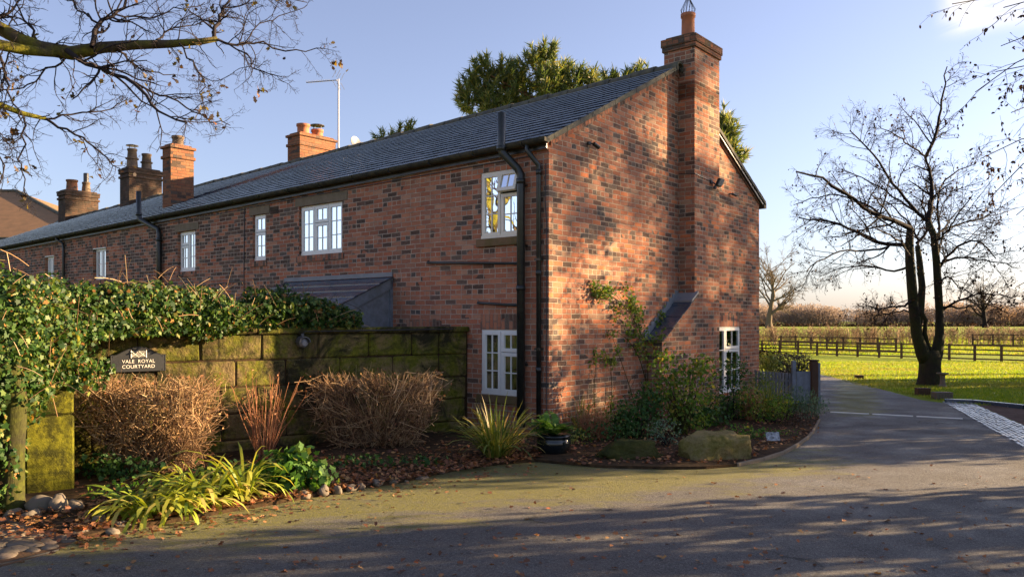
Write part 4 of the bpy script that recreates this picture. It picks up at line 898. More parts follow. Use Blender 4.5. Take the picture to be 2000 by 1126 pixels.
def bb(x0, z0, x1, z1, w=.003): b.tube([(x0, .025, z0), (x1, .025, z1)], w, 4)
for i in range(5): z = g0 + .008 + (g1 - g0 - .012) * i / 4; bb(-gw, z, gw, z, .0022)
for x in (-gw, gw): bb(x, g0 - .006, x, g1 + .01, .006)
bb(-gw, g0, .0, g1); bb(0, g0, -gw, g1); bb(0, g0, gw, g1); bb(gw, g0, 0, g1); b.build('gate_emblem', M['signwhite'], sg)
for x in (-hw * .9, hw * .9):
    for z in (zb + .02, zsh - .02): b = MB(); b.tube([(x, .02, z), (x, .027, z)], .006, 8); b.build('screw', M['zinc'], sg)
# bulkhead lamp on the wall
kl = kx(589); wl_ = W0 + WE * kl; lamp = empty('wall_lamp', (wl_.x, wl_.y, 1.6 - (668 - 625) / F * wl_.y), WA, 'round grey hooded lamp on the stone wall under the ivy', 'lamp')
b = MB(); b.tube([(0, 0.01, 0), (0, .07, 0)], [.075, .06], 18); b.tube([(0, .02, .05), (0, .03, .11)], .02, 8)
b.build('housing', M['greyhood'], lamp); b = MB()
for i in range(6):
    a0, a1 = math.pi * (i / 6), math.pi * ((i + 1) / 6); b.hexa([(.08 * math.cos(a0), 0, .085 * math.sin(a0)), (.08 * math.cos(a1), 0, .085 * math.sin(a1)), (.075 * math.cos(a1), .12, .075 * math.sin(a1)), (.075 * math.cos(a0), .12, .075 * math.sin(a0)), (.07 * math.cos(a0), 0, .07 * math.sin(a0)), (.07 * math.cos(a1), 0, .07 * math.sin(a1)), (.065 * math.cos(a1), .12, .065 * math.sin(a1)), (.065 * math.cos(a0), .12, .065 * math.sin(a0))])
b.build('hood', M['greyhood'], lamp); b = MB(); b.tube([(0, .07, -.01), (0, .1, -.015)], [.055, .03], 14); b.build('lens', M['lead'], lamp)
b = MB(); b.tube([(0, .02, .11), (-.02, .045, .135), (-kl + .3, .045, .155)], .008, 5); b.build('conduit', M['zinc'], lamp)

# ------------------------------------------------------------------ ivy
rng = np.random.default_rng(7)
def lp(x, y, Y, rx, ry, rz): p = P(x, y, Y); return (p.x, p.y, p.z, rx, ry, rz)
ivl = [lp(675, 622, 10.55, .22, .2, .16), lp(645, 618, 10.45, .28, .22, .2), lp(600, 612, 10.3, .32, .25, .27), lp(550, 606, 10.1, .34, .25, .28), lp(505, 606, 9.85, .3, .25, .26), lp(460, 618, 9.6, .28, .24, .2), lp(420, 612, 9.4, .3, .26, .26), lp(380, 612, 9.2, .3, .28, .3), lp(335, 608, 9.0, .3, .3, .32), lp(290, 605, 8.75, .32, .32, .34), lp(245, 615, 8.5, .34, .34, .4), lp(205, 630, 8.3, .34, .34, .46), lp(165, 650, 8.1, .34, .36, .52), lp(120, 660, 7.85, .36, .4, .52), lp(70, 650, 7.5, .4, .4, .5), lp(20, 660, 7.1, .42, .4, .55), lp(-40, 690, 6.7, .5, .45, .8), lp(130, 725, 7.55, .26, .22, .2), lp(60, 735, 7.2, .3, .26, .22), lp(175, 720, 7.8, .2, .2, .2), lp(-20, 800, 6.7, .25, .25, .7), lp(-90, 850, 6.6, .5, .5, 1.0), lp(-150, 700, 6.8, .7, .6, .9)]
ivy = empty('ivy', (0, 0, 0), 0, 'thick green ivy spilling over the stone wall and pier', 'ivy')
C, A, N_, L = lump_leaves(rng, ivl, 2100, .041, .75, .6, .35); L = L * rng.uniform(.6, 1.35, len(L))
def clear_of_sign(C):
    kk = (C[:, 0] - W0.x) * WE.x + (C[:, 1] - W0.y) * WE.y; ks = (gs.x - W0.x) * WE.x + (gs.y - W0.y) * WE.y
    return ~((np.abs(kk - ks - .0) < .38) & (C[:, 2] < 1.44)) & ~((kk > ks - .5) & (kk < ks + .75) & (C[:, 2] < 1.42) & ((C[:, 0] - W0.x) * WN.x + (C[:, 1] - W0.y) * WN.y < 1.0))
ok = clear_of_sign(C); C, A, N_, L = C[ok], A[ok], N_[ok], L[ok]
leaves('foliage', C, A, N_, L, L * 1.0, IVY, M['ivy'], ivy)
C2, A2, N2, L2 = lump_leaves(rng, [(x, y, z, rx * 1.05, ry * 1.05, rz * 1.05) for x, y, z, rx, ry, rz in ivl[:20]], 45, .3, .3, .1, -.3)
pp = np.stack([C2 + A2 * (L2 * t)[:, None] + np.array([0, 0, -.06]) * t * t for t in (0, .33, .66, 1)], 1) ; keep = (rng.random(len(pp)) < .35) & clear_of_sign(pp[:, 0]) & clear_of_sign(pp[:, 3]); pp = pp[keep]
V, Fc = batch_tubes(pp, np.full(pp.shape[:2], .0035), 3); np_mesh('stems', V, Fc, M['twig_tan'], ivy)
# loose dry stems hanging beneath
# mossy trunk at the far left
tr = empty('mossy_tree', G(22, 1000), 0, 'slim mossy trunk wrapped in ivy at the left edge', 'tree')
b = MB(); b.tube([(0, 0, -.05), (.0, 0, .12), (.01, 0, .5), (.03, 0, .9), (.0, .0, 1.15), (-.1, .15, 1.4)], [.13, .10, .09, .095, .09, .06], 14); sm(b.build('trunk', M['bark_moss'], tr))
g0_ = G(22, 1000); Ct, At, Nt_, Lt = lump_leaves(rng, [(-.12, .03, 1.3, .16, .12, .4), (-.1, .02, .75, .08, .08, .35)], 500, .06, .8, .4, .3); leaves('crown', Ct, At, Nt_, Lt, Lt, IVY, M['ivy'], tr)

# ------------------------------------------------------------------ shrubs and plants
def twiggy(name, g, w, dpt, h, n, mat, label, cat='shrub', lo=.0, up=.6, seed=1, rad=.0033, ln=(.12, .34), bud=None, boxy=True, zb=0):
    R = np.random.default_rng(seed); e = empty(name, g, 0, label, cat)
    ns = 44; a = R.uniform(-1, 1, (ns, 2)); st = np.zeros((ns, 6, 3)); tgt = np.stack([a[:, 0] * w * .48, a[:, 1] * dpt * .48, np.full(ns, h * .85) * R.uniform(.6, 1, ns)], 1)
    for k in range(6): t = k / 5; st[:, k] = tgt * np.array([t * .7 + .3 * t * t, t, t]) * 1 + R.normal(size=(ns, 3)) * .012 * (k > 0) + np.stack([a[:, 0] * w * .15, a[:, 1] * dpt * .1, np.zeros(ns)], 1) * (1 - t)
    V, Fc = batch_tubes(st, np.tile(np.linspace(.011, .004, 6), (ns, 1)), 4); parts = [(V, Fc)]
    u = R.uniform(-1, 1, (n, 3)); sh = R.random(n) < .62
    ax = R.integers(0, 3, n); u[np.arange(n)[sh], ax[sh]] = np.sign(u[np.arange(n)[sh], ax[sh]]) * R.uniform(.75, 1, sh.sum())
    if not boxy: u = nrm(u) * (R.random((n, 1)) ** .35)
    u[:, 2] = np.where(u[:, 2] < -.2, u[:, 2] * .9, u[:, 2])
    shrink = np.clip(.58 + .42 * (u[:, 2:3] + 1) / 1.3, .5, 1)
    c = np.concatenate([u[:, :2] * shrink * np.array([w / 2, dpt / 2]), (u[:, 2:] * .5 + .5) * (h - lo) + lo], 1)
    d = nrm(u * np.array([.6, .6, .3]) + np.array([0, 0, up]) + R.normal(size=(n, 3)) * .55); Ls = R.uniform(*ln, n); p = np.zeros((n, 4, 3)); p[:, 0] = c - d * (Ls * .6)[:, None]
    for k in range(1, 4): d = nrm(d + R.normal(size=(n, 3)) * .22); p[:, k] = p[:, k - 1] + d * (Ls / 3)[:, None]
    p[:, :, 2] = np.clip(p[:, :, 2], .01, h * 1.1)
    parts.append(batch_tubes(p, np.tile(np.linspace(1, .5, 4), (n, 1)) * rad * R.uniform(.7, 1.5, (n, 1)), 3))
    p2, r2 = kids(R, p, np.full((n, 4), rad), 1, .45, (30, 70), (0, 0, .3), .2, .7, .3, rad * .6, 4, .03, .2); parts.append(batch_tubes(p2, r2, 3))
    V, Fc = join_np(parts); np_mesh('branches', V, Fc, mat, e)
    if bud:
        m = bud[0]; i = R.integers(0, n, m); leaves('leaves', p[i, -1], R.normal(size=(m, 3)), R.normal(size=(m, 3)), np.full(m, bud[1]) * R.uniform(.6, 1.3, m), np.full(m, bud[1] * .8), OVAL, bud[2], e)
    return e
def WX(x, n):
    r = (x - CX) / F; b0 = W0 + WN * n; k = (r * b0.y - b0.x) / (WE.x - r * WE.y); return b0 + WE * k
g = WX(303, .68); twiggy('clipped_shrub', g, 1.12, .78, .92, 1900, M['twig_tan'], 'dense tan clipped twiggy bush below the house sign', lo=.05, ln=(.18, .5), rad=.004, seed=3, bud=(520, .03, M['litter']))
g = WX(735, .6); twiggy('clipped_shrub', g, 1.5, .72, .86, 1250, M['twig_tan'], 'long open twiggy bush in front of the wall near the window', lo=.02, seed=5, rad=.0042, ln=(.22, .6), bud=(420, .032, M['litter']))
def canes(name, g, n, h, mat, label, seed, spread=.35, rad=.004, tw=2):
    R = np.random.default_rng(seed); e = empty(name, g, 0, label, 'shrub'); a = R.uniform(0, 6.28, n); le = R.uniform(.03, spread, n)
    p = np.zeros((n, 6, 3)); p[:, 0] = np.stack([np.cos(a), np.sin(a), np.zeros(n)], 1) * .07; d = nrm(np.stack([np.cos(a) * le, np.sin(a) * le, np.ones(n)], 1)); Ls = h * R.uniform(.55, 1.1, n)
    for k in range(1, 6): d = nrm(d + R.normal(size=(n, 3)) * .07); p[:, k] = p[:, k - 1] + d * (Ls / 5)[:, None]
    r = np.tile(np.linspace(1.2, .5, 6), (n, 1)) * rad; parts = [batch_tubes(p, r, 4)]
    q, rq = kids(R, p, r, tw, .28, (25, 60), (0, 0, .4), .15, .6, .3, rad * .5, 4); parts.append(batch_tubes(q, rq, 3)); V, Fc = join_np(parts); np_mesh('canes', V, Fc, mat, e)
    m = n * 3; i = R.integers(0, len(q), m); leaves('leaves', q[i, -1], R.normal(size=(m, 3)), R.normal(size=(m, 3)), np.full(m, .03), np.full(m, .02), OVAL, M['litter'], e); return e
canes('red_stemmed_shrub', WX(515, .55), 55, .98, M['twig_red'], 'upright shrub of thin red canes between the two clipped bushes', 11, .4)
canes('withered_shrub', WP(kx(190), .3, .3), 40, .55, M['twig_tan'], 'tangle of dry stems hanging beside the house sign', 12, .9)
def bladeplant(name, g, n, L, Wd, mat, label, seed, lean=(.3, 1.6), droop=1.0, spread=.1, extra=(), cat='plant'):
    R = np.random.default_rng(seed); e = empty(name, g, 0, label, cat); parts = [blades(R, (0, 0, .02), n, L, Wd, lean, 7, spread, droop)]
    for (dx, dy, m) in extra: parts.append(blades(R, (dx, dy, .02), m, L * .9, Wd, lean, 7, spread, droop))
    V, Fc = join_np(parts); np_mesh('leaves', V, Fc, mat, e); return e
def gp(x, y, up_=.0): q = G(x, y); return Vector((q.x, q.y, .03))
bladeplant('daylily', gp(300, 1012), 90, .48, .03, M['lily'], 'sprawling lime green strap-leaved plant nearest the cobbles', 21, (.5, 1.9), 1.3, .14, [(-.18, .1, 50), (.22, .12, 60)])
bladeplant('daylily', gp(400, 985), 100, .54, .03, M['lily'], 'arching lime green strap-leaved plant under the clipped bush', 22, (.3, 1.5), 1.25, .14, [(.2, .12, 60), (-.2, .15, 60)])
bladeplant('daylily', gp(478, 985), 26, .7, .028, M['lily'], 'tall pale green strap leaves arching beside the leafy geranium', 23, (.2, .8), 1.4, .05)
bladeplant('iris_clump', gp(968, 898), 230, .66, .015, M['iris'], 'big spiky yellow-green iris clump left of the glazed pot', 24, (.1, 1.1), .75, .16)
bladeplant('grass_tuft', gp(1140, 858) + Vector((0, .3, 0)), 60, .5, .012, M['iris'], 'small grassy tuft against the gable beside the pot', 25, (.1, .8), .8, .08)
def leafy(name, g, lumps, dens, size, mat, label, seed, T=OVAL, cat='plant', wr=.75, shell=.6, stems=0, outw=.6, stem_mat='twig_dark', droop=.2):
    R = np.random.default_rng(seed); e = empty(name, g, 0, label, cat); C, A, N_, L = lump_leaves(R, lumps, dens, size, outw, shell, droop); C[:, 2] = np.maximum(C[:, 2], .01)
    leaves('leaves', C, A, N_, L, L * wr, T, mat, e)
    if stems:
        i = R.integers(0, len(C), stems); p = np.zeros((stems, 5, 3)); end = C[i]; st = np.stack([R.normal(size=stems) * .05, R.normal(size=stems) * .05, np.zeros(stems)], 1)
        for k in range(5): t = k / 4; p[:, k] = st * (1 - t) + end * t + np.array([0, 0, 1]) * (.12 * math.sin(math.pi * t)) * end[:, 2:] + R.normal(size=(stems, 3)) * .008
        V, Fc = batch_tubes(p, np.tile(np.linspace(.006, .002, 5), (stems, 1)), 4); np_mesh('stems', V, Fc, M[stem_mat], e)
    return e
leafy('geranium', gp(565, 965), [(0, 0, .16, .26, .2, .18), (.2, .08, .12, .22, .2, .13), (-.15, .1, .22, .18, .18, .15), (.05, .15, .28, .16, .14, .12)], 330, .07, M['shrub'], 'leafy green geranium at the front edge of the bed', 31, IVY, wr=1.05, stems=30)
leafy('groundcover_plant', gp(500, 965) + Vector((0, .25, 0)), [(0, 0, .08, .4, .3, .1)], 250, .045, M['shrub'], 'low green ground cover behind the lime strap leaves', 32)
leafy('groundcover_plant', gp(200, 985) + Vector((0, .2, 0)), [(0, 0, .05, .25, .2, .08), (.35, .2, .06, .3, .2, .09)], 260, .045, M['shrub'], 'low green ground cover between the pier stones and the strap leaves', 33)
leafy('low_ivy', gp(235, 950) + Vector((0, .2, 0)), [(0, 0, .1, .35, .18, .14), (-.35, .1, .14, .25, .15, .18), (.8, .2, .06, .35, .15, .1)], 330, .05, M['evergreen'], 'dark low ivy creeping under the left clipped bush', 34, IVY, wr=1)
leafy('low_ivy', gp(700, 925) + Vector((0, .2, 0)), [(0, 0, .06, .4, .15, .09), (.6, .1, .06, .3, .15, .08)], 260, .045, M['evergreen'], 'dark low ivy under the right clipped bush', 35, IVY, wr=1)
# glazed pot with fern
pg = G(1083, 893) + Vector((0, .18, 0)); pt = empty('glazed_pot', pg, 0, 'black glazed pot holding ferns at the house corner', 'pot')
b = MB(); b.lathe((0, 0, 0), [(.13, 0), (.18, .05), (.205, .12), (.205, .19), (.185, .215), (.205, .225), (.205, .245), (.175, .246), (.165, .2)], 28); sm(b.build('pot_body', M['glaze'], pt))
b = MB(); b.lathe((0, 0, .2), [(.172, 0), (.17, .018), (.01, .03)], 20); b.build('compost', M['soil'], pt)
R_ = np.random.default_rng(40)
def fern(e_loc, n, L, label, seed, name='fern', mat='shrub'):
    R = np.random.default_rng(seed); e = empty(name, e_loc, 0, label, 'fern'); a = R.uniform(0, 6.28, n); P_ = []; A_ = []; N__ = []; Lf = []
    for i in range(n):
        d = np.array([math.cos(a[i]) * R.uniform(.3, 1.2), math.sin(a[i]) * R.uniform(.3, 1.2), 1.0]); d /= np.linalg.norm(d); p = np.array([0, 0, 0.]); l = L * R.uniform(.6, 1.1); side = np.array([-math.sin(a[i]), math.cos(a[i]), 0]); K = 14
        for k in range(K):
            d = d + np.array([0, 0, -.09]); d /= np.linalg.norm(d); p = p + d * l / K
            for sg_ in (-1, 1): P_.append(p.copy()); A_.append(side * sg_ + d * .35); N__.append(np.cross(d, side) + R.normal(size=3) * .15); Lf.append(l * .26 * math.sin(math.pi * min((k + 1.5) / (K + 1), 1)) + .01)
    Lf = np.array(Lf); leaves('fronds', P_, A_, N__, Lf, Lf * .42, OVAL, M[mat], e); return e
fern(pg + Vector((0, 0, .22)), 26, .36, 'bright green fern growing in the black glazed pot', 41)
leafy('potted_plant', pg + Vector((-.05, .03, .22)), [(-.08, 0, .12, .16, .13, .13)], 420, .05, M['shrub'], 'leafy green plant on the left side of the glazed pot', 42, IVY, wr=1, stems=14)
# right bed
rock('boulder', (G(1402, 905) + Vector((0, .30, .10))), (.36, .26, .20), M['boulder'], 2.0, 'large squared mossy sandstone boulder at the edge of the bed', 'boulder', boxy=.93, rough=.12, sub=5, facets=8)
bpy.context.view_layer.objects.active = None
rock('mossy_rock', (G(1240, 905) + Vector((0, .3, .05))), (.42, .24, .18), M['mossrock'], .05, 'low rounded rock cushioned in dark moss beside the boulder', 'rock', rough=.4, sub=5, facets=10)
def hp(v, s, z=.03): q = HP(v, s); return Vector((q.x, q.y, z))
def at(x, Y): return Vector(((x - CX) / F * Y, Y, .03))
leafy('dark_shrub', at(1250, 10.7), [(0, 0, .28, .34, .25, .32), (.15, .1, .48, .24, .2, .22), (-.15, .1, .18, .25, .2, .2)], 620, .045, M['evergreen'], 'dark green feathery shrub before the chimney breast', 51, stems=10)
leafy('low_shrub', at(1175, 10.4), [(0, 0, .14, .35, .25, .16), (.3, .1, .1, .25, .25, .12), (-.35, 0, .08, .2, .2, .09)], 330, .04, M['evergreen'], 'low dark evergreen spreading behind the mossy rock', 52)
leafy('catmint', at(1302, 10.0), [(0, 0, .17, .24, .18, .2), (-.1, .1, .22, .14, .12, .12)], 520, .035, M['pale'], 'small silvery green plant between the two rocks', 53, wr=.5, stems=12)
leafy('rose_bush', at(1330, 11.0), [(-.1, 0, .9, .36, .25, .26), (-.2, 0, .65, .3, .25, .25), (.2, .05, .75, .34, .25, .28), (0, 0, .5, .4, .3, .25), (.35, .1, 1.0, .2, .2, .15), (-.25, .1, 1.1, .15, .15, .1), (.1, 0, .25, .35, .25, .2)], 250, .055, M['rose'], 'tall open rose bush in front of the chimney breast', 54, stems=46, stem_mat='bark_moss')
leafy('window_shrub', at(1425, 12.6), [(0, 0, .4, .36, .3, .4), (.1, 0, .82, .24, .2, .22), (-.1, .1, .2, .3, .3, .2), (.2, .2, .15, .3, .3, .15)], 330, .045, M['evergreen'], 'bushy dark shrub beneath the gable window', 55, stems=14)
leafy('spurge', at(1385, 12.0), [(0, 0, .3, .2, .2, .28)], 300, .05, M['rose'], 'thin leafy plant left of the gable window shrub', 56, wr=.35, stems=12)
bladeplant('feather_grass', at(1500, 12.9), 170, .62, .009, M['iris'], 'fine yellowish grass clump before the picket fence', 57, (.05, .7), .7, .22)
leafy('perennial', at(1505, 12.2), [(0, 0, .2, .34, .25, .22), (.2, .1, .28, .25, .2, .2), (-.3, .2, .3, .25, .2, .25)], 420, .04, M['rose'], 'loose green perennial among the fine grass', 58, stems=16)
twiggy('dead_shrub', at(1465, 12.6), .4, .3, .5, 260, M['twig_red'], 'reddish brown dead twiggy plant below the house corner', seed=59, boxy=False, rad=.002)
leafy('low_heather', at(1548, 11.9), [(0, 0, .1, .25, .2, .12)], 600, .04, M['beechleaf'], 'low russet plant at the tip of the bed', 60, wr=.3)
leafy('lavender', at(1580, 12.7), [(0, 0, .22, .26, .25, .22), (.12, .15, .18, .25, .25, .18), (-.2, .1, .3, .2, .2, .22)], 700, .04, M['pale'], 'soft grey-green lavender by the gate post', 61, wr=.28, outw=.2, droop=-1.0)
leafy('rosemary', at(1535, 12.9), [(0, 0, .18, .25, .25, .2)], 600, .04, M['evergreen'], 'dark rosemary against the picket fence', 62, wr=.3, outw=.2, droop=-1.0, stems=10)
leafy('groundcover_plant', at(1530, 10.9), [(0, 0, .04, .22, .1, .05), (-.5, -.1, .03, .15, .1, .04)], 260, .03, M['shrub'], 'tiny bright green ground cover inside the kerb', 63)
leafy('sedum', at(1130, 10.1), [(0, 0, .08, .2, .15, .1)], 300, .035, M['yellowleaf'], 'small yellowish plant beside the glazed pot', 64)
twiggy('dry_flower_heads', at(1160, 10.55), .5, .3, .4, 300, M['twig_red'], 'dry flower stems against the gable foot', seed=65, boxy=False, rad=.002)
leafy('groundcover_plant', at(1470, 10.6), [(0, 0, .05, .25, .14, .07), (.25, .2, .06, .2, .15, .08), (-.1, .35, .08, .25, .2, .1)], 300, .035, M['shrub'], 'straggling green ground cover right of the boulder', 66)
leafy('bergenia', at(1345, 11.8), [(0, 0, .2, .35, .25, .2), (.4, .1, .15, .3, .25, .15)], 260, .07, M['evergreen'], 'broad dark leaves at the foot of the rose bush', 67, wr=.8)
leafy('low_shrub', at(1205, 11.3), [(0, 0, .25, .3, .2, .25), (-.35, -.15, .18, .25, .15, .18)], 330, .045, M['shrub'], 'green low shrub at the foot of the climbing rose', 68, stems=10)
leafy('fern_clump', at(1470, 13.6), [(0, 0, .35, .3, .25, .3), (.25, .2, .5, .2, .2, .25)], 330, .05, M['rose'], 'leafy green stems below the gable corner', 69, wr=.35, stems=14)
# climbing rose on the gable
cr = empty('climbing_rose', hp(2.35, -.12, 0), HA, 'thin climbing rose trained up the brick gable', 'climber')
R = np.random.default_rng(70); gd = []
def onw(x, y, d=-.06):   # pixel on the gable plane -> local coords of the climber
    r = (x - CX) / F; v = (r * 10.68 - .493) / (.634 - .773 * r); Y = 10.68 + .773 * v; return (v - 2.35, d + .12, 1.6 - (y - 625) / F * Y)
for pth in ([(1255, 850), (1258, 760), (1262, 690), (1250, 655), (1232, 620), (1205, 590), (1185, 560)], [(1258, 760), (1245, 700), (1220, 660), (1190, 640), (1165, 645)], [(1240, 850), (1232, 780), (1205, 700), (1190, 660)], [(1262, 700), (1240, 640), (1238, 600), (1215, 575)], [(1160, 850), (1152, 760), (1160, 690)], [(1180, 850), (1190, 760), (1182, 690)], [(1265, 690), (1285, 640), (1290, 610)], [(1205, 590), (1175, 570), (1150, 560)]):
    gd.append(resample([onw(*q) for q in pth], 8))
gd = np.array(gd); r0 = np.tile(np.linspace(.008, .003, 8), (len(gd), 1)); q1, r1 = kids(R, gd, r0, 9, .22, (30, 80), (0, 0, .2), .2, .6, .3, .0018, 5, .08, .35)
q1[:, :, 1] = np.minimum(q1[:, :, 1], .1)
q2, r2 = kids(R, q1, r1, 2, .5, (30, 70), (0, 0, 0), .2, .6, .3, .0014, 4, .04, .15); V, Fc = join_np([batch_tubes(gd, r0, 5), batch_tubes(q1, r1, 3), batch_tubes(q2, r2, 3)]); np_mesh('stems', V, Fc, M['bark_moss'], cr)
w = np.repeat(q1[:60].reshape(-1, 3), 4, 0); allp = np.concatenate([q1.reshape(-1, 3), q2.reshape(-1, 3), q2[:, -1]]); hi = allp[(allp[:, 2] > .95)]; i = R.integers(0, len(hi), 1500); C = hi[i] + R.normal(size=(1500, 3)) * .035; C[:, 1] = np.minimum(C[:, 1], .1)
leaves('leaves', C, R.normal(size=(1500, 3)), R.normal(size=(1500, 3)) + np.array([0, -1.2, .3]), R.uniform(.03, .065, 1500), R.uniform(.02, .045, 1500), OVAL, M['rose'], cr)
# little name card
cdp = G(1512, 868); ca = empty('plant_card', (cdp.x, cdp.y, .0), .1, 'small grey printed card on a stake in the bed', 'plant label')
b = MB(); b.box(-.09, .09, -.004, .004, .05, .155, lambda x, y, z: (x, y + z * .4, z)); b.build('card', M['card'], ca); b = MB(); b.tube([(0, .03, 0), (0, .03, .1)], .006, 5); b.build('stake', M['zinc'], ca)

# picket fence and gate
pf = empty('picket_fence', HP(7.12, 0), 0, 'grey-blue picket fence between the cottage corner and the gate', 'fence')
o0 = HP(7.14, -.02); p1 = Vector((5.30, 15.05, 0)); p2 = Vector((5.72, 15.05, 0))
def pick(b, a, c, n, z0, z1, wd=.05):
    for i in range(n):
        q = a.lerp(c, (i + .5) / n) - o0; t = (c - a).normalized() * wd / 2; m_ = Vector((-t.y, t.x, 0)).normalized() * .01; zz = z1 + .0
        b.hexa([q - t - m_, q + t - m_, q + t + m_, q - t + m_] + [w + Vector((0, 0, zz)) for w in (q - t - m_, q + t - m_, q + t + m_, q - t + m_)])
pf.location = o0
pa = Vector((4.84, 15.75, 0)); 
b = MB(); pick(b, Vector((4.83, 15.9, 0)), p1 - Vector((.03, 0, 0)), 11, 0, .60); b.build('pickets', M['greywood'], pf)
b = MB(); a = Vector((4.83, 15.93, 0)) - o0; c = p1 - o0 + Vector((0, .03, 0))
for z in (.15, .45): b.tube([a + Vector((0, 0, z)), c + Vector((0, 0, z))], .02, 4)
b.build('rails', M['greywood'], pf); b = MB(); q = p1 - o0; b.box(q.x - .03, q.x + .04, q.y - .04, q.y + .04, 0, .84); b.build('post', M['greywood'], pf)
gt = empty('garden_gate', p1 + Vector((.05, 0, 0)), 0, 'grey-blue boarded garden gate hung between two posts', 'gate'); o0 = gt.location.copy()
b = MB(); pick(b, p1 + Vector((.06, 0, 0)), p2 - Vector((.10, 0, 0)), 8, 0, .64, .034); b.build('boards', M['greywood'], gt)
b = MB(); 
for z in (.12, .58): b.box(.02, .30, .012, .035, z, z + .05)
b.build('ledges', M['greywood'], gt)
gpo = empty('gate_post', p2, 0, 'thick dark brown timber gate post with a rounded top', 'post'); b = MB(); b.box(-.10, .03, -.07, .07, 0, .83); b.build('post_shaft', M['timber'], gpo, bevel=.015); b = MB(); b.box(.032, .07, -.06, .06, 0, .80); b.build('facing_board', M['greywood'], gpo); b = MB(); b.box(-.11, .045, -.08, .08, .83, .86); b.build('post_cap', M['timber'], gpo, bevel=.01)
bo = G(1597, 790); bl = empty('lantern', bo, 0, 'small dark garden lantern on the drive by the gate post', 'lantern'); b = MB(); b.lathe((0, 0, 0), [(.05, 0), (.055, .04), (.05, .11), (.02, .13)], 12); b.build('lantern_body', M['zinc'], bl); b = MB(); b.lathe((0, 0, .13), [(.02, 0), (.022, .02), (.01, .04)], 10); b.build('lantern_top', M['signwhite'], bl)
flat('gate_threshold', [G(1592, 812), G(1609, 812), G(1612, 791), G(1596, 791)], .012, M['cobble'], 'small brick threshold at the garden gate')
twiggy('clipped_hedge', P(1542, 745, 18.0) * 1, .86, .9, .9, 100, M['twig_dark'], 'dark brown clipped hedge rising behind the garden gate', cat='hedge', seed=80)
hl = bpy.data.objects[-1] if False else None
C, A, N_, L = lump_leaves(np.random.default_rng(81), [(0, 0, .62, .40, .3, .30), (.25, 0, .55, .28, .3, .32), (-.25, 0, .52, .28, .3, .32)], 900, .045, .5, .3)
hd_ = [o for o in bpy.data.objects if o.name.startswith('clipped_hedge')][0]; hd_.location = (P(1542, 745, 18).x, 18, zt(18)); leaves('leaves', C, A, N_, L, L * .6, OVAL, M['hedge_brown'], hd_)
leafy('variegated_shrub', Vector((5.6, 17.6, 0)), [(0, 0, .45, .28, .3, .45), (.1, 0, .7, .25, .25, .2)], 420, .06, M['yellowleaf'], 'yellow-green leafy shrub behind the house corner', 82, stems=10)
leafy('heather', Vector((6.3, 20, 0)), [(0, 0, .7, .55, .4, .28), (-.4, 0, .75, .4, .4, .25)], 500, .05, M['beechleaf'], 'purple-brown shrub seen above the yellow-green one', 83, stems=10)

# ------------------------------------------------------------------ litter
R = np.random.default_rng(90)
def scatter_litter(pts, z, sz, name, label):
    n = len(pts); C = np.concatenate([pts, np.full((n, 1), z) + R.random((n, 1)) * .012], 1); A = np.concatenate([R.normal(size=(n, 2)), R.normal(size=(n, 1)) * .25], 1); Nn = np.concatenate([R.normal(size=(n, 2)) * .35, np.ones((n, 1))], 1); L = sz * R.uniform(.5, 1.2, n)
    return leaves(name, C, A, Nn, L, L * .8, OAK, M['litter'])
px = []
while len(px) < 420:
    x, y = R.uniform(0, 2000), 905 + 221 * R.random() ** .8; 
    if y < 1060 - x * .16 and x < 900: continue
    g = G(x, y); px.append((g.x, g.y))
for _ in range(380): x = R.uniform(150, 1050); y = 1056 - (x - 150) * .172 + abs(R.normal()) * 12; g = G(x, y); px.append((g.x, g.y))
px += [(R.uniform(-8, 6), R.uniform(-2, 5)) for _ in range(150)]
tag(scatter_litter(np.array(px), .008, .05, 'fallen_leaves', ''), 'brown and orange leaves fallen on the asphalt', kind='stuff')
pb = []
for q_ in range(5200):
    x = R.uniform(150, 1060); y = 1050 - (x - 150) * .166 - abs(R.normal()) * (22 if q_ % 2 else 55); g = G(x, y); pb.append((g.x, g.y))
for _ in range(1500): x = R.uniform(1110, 1600); y = 912 - R.random() * 75 - max(0, x - 1440) * .4; g = G(x, y); pb.append((g.x, g.y))
for _ in range(300): x = R.uniform(-40, 160); y = R.uniform(1005, 1065); g = G(x, y); pb.append((g.x, g.y))
tag(scatter_litter(np.array(pb), .045, .055, 'leaf_litter', ''), 'russet leaf litter lying over the flower bed', kind='stuff')
n = 900; xs = R.uniform(0, 2000, n); ys = 880 + 246 * R.random(n); C = np.array([tuple(G(a, c)) for a, c in zip(xs, ys)]); C[:, 2] = .008; ok = ~((ys < 1060 - xs * .16) & (xs < 1000)) & ~((ys < 925) & (xs < 1560)); C = C[ok]; n = len(C)
L = R.uniform(.008, .03, n); leaves('debris', C, np.concatenate([R.normal(size=(n, 2)), np.zeros((n, 1))], 1), np.tile([0, 0, 1.], (n, 1)), L, L * .3, OVAL, M['litter'])['kind'] = 'stuff'
bpy.data.objects['debris']['label'] = 'bits of twig and leaf on the asphalt'

# ------------------------------------------------------------------ trees
def tree_mesh(guides, radii, mat_t, mat_c, parent, sides=10):
    b = MB()
    for p, r in zip(guides, radii): b.tube(p, r, sides)
    return sm(b.build('trunk', mat_t, parent))
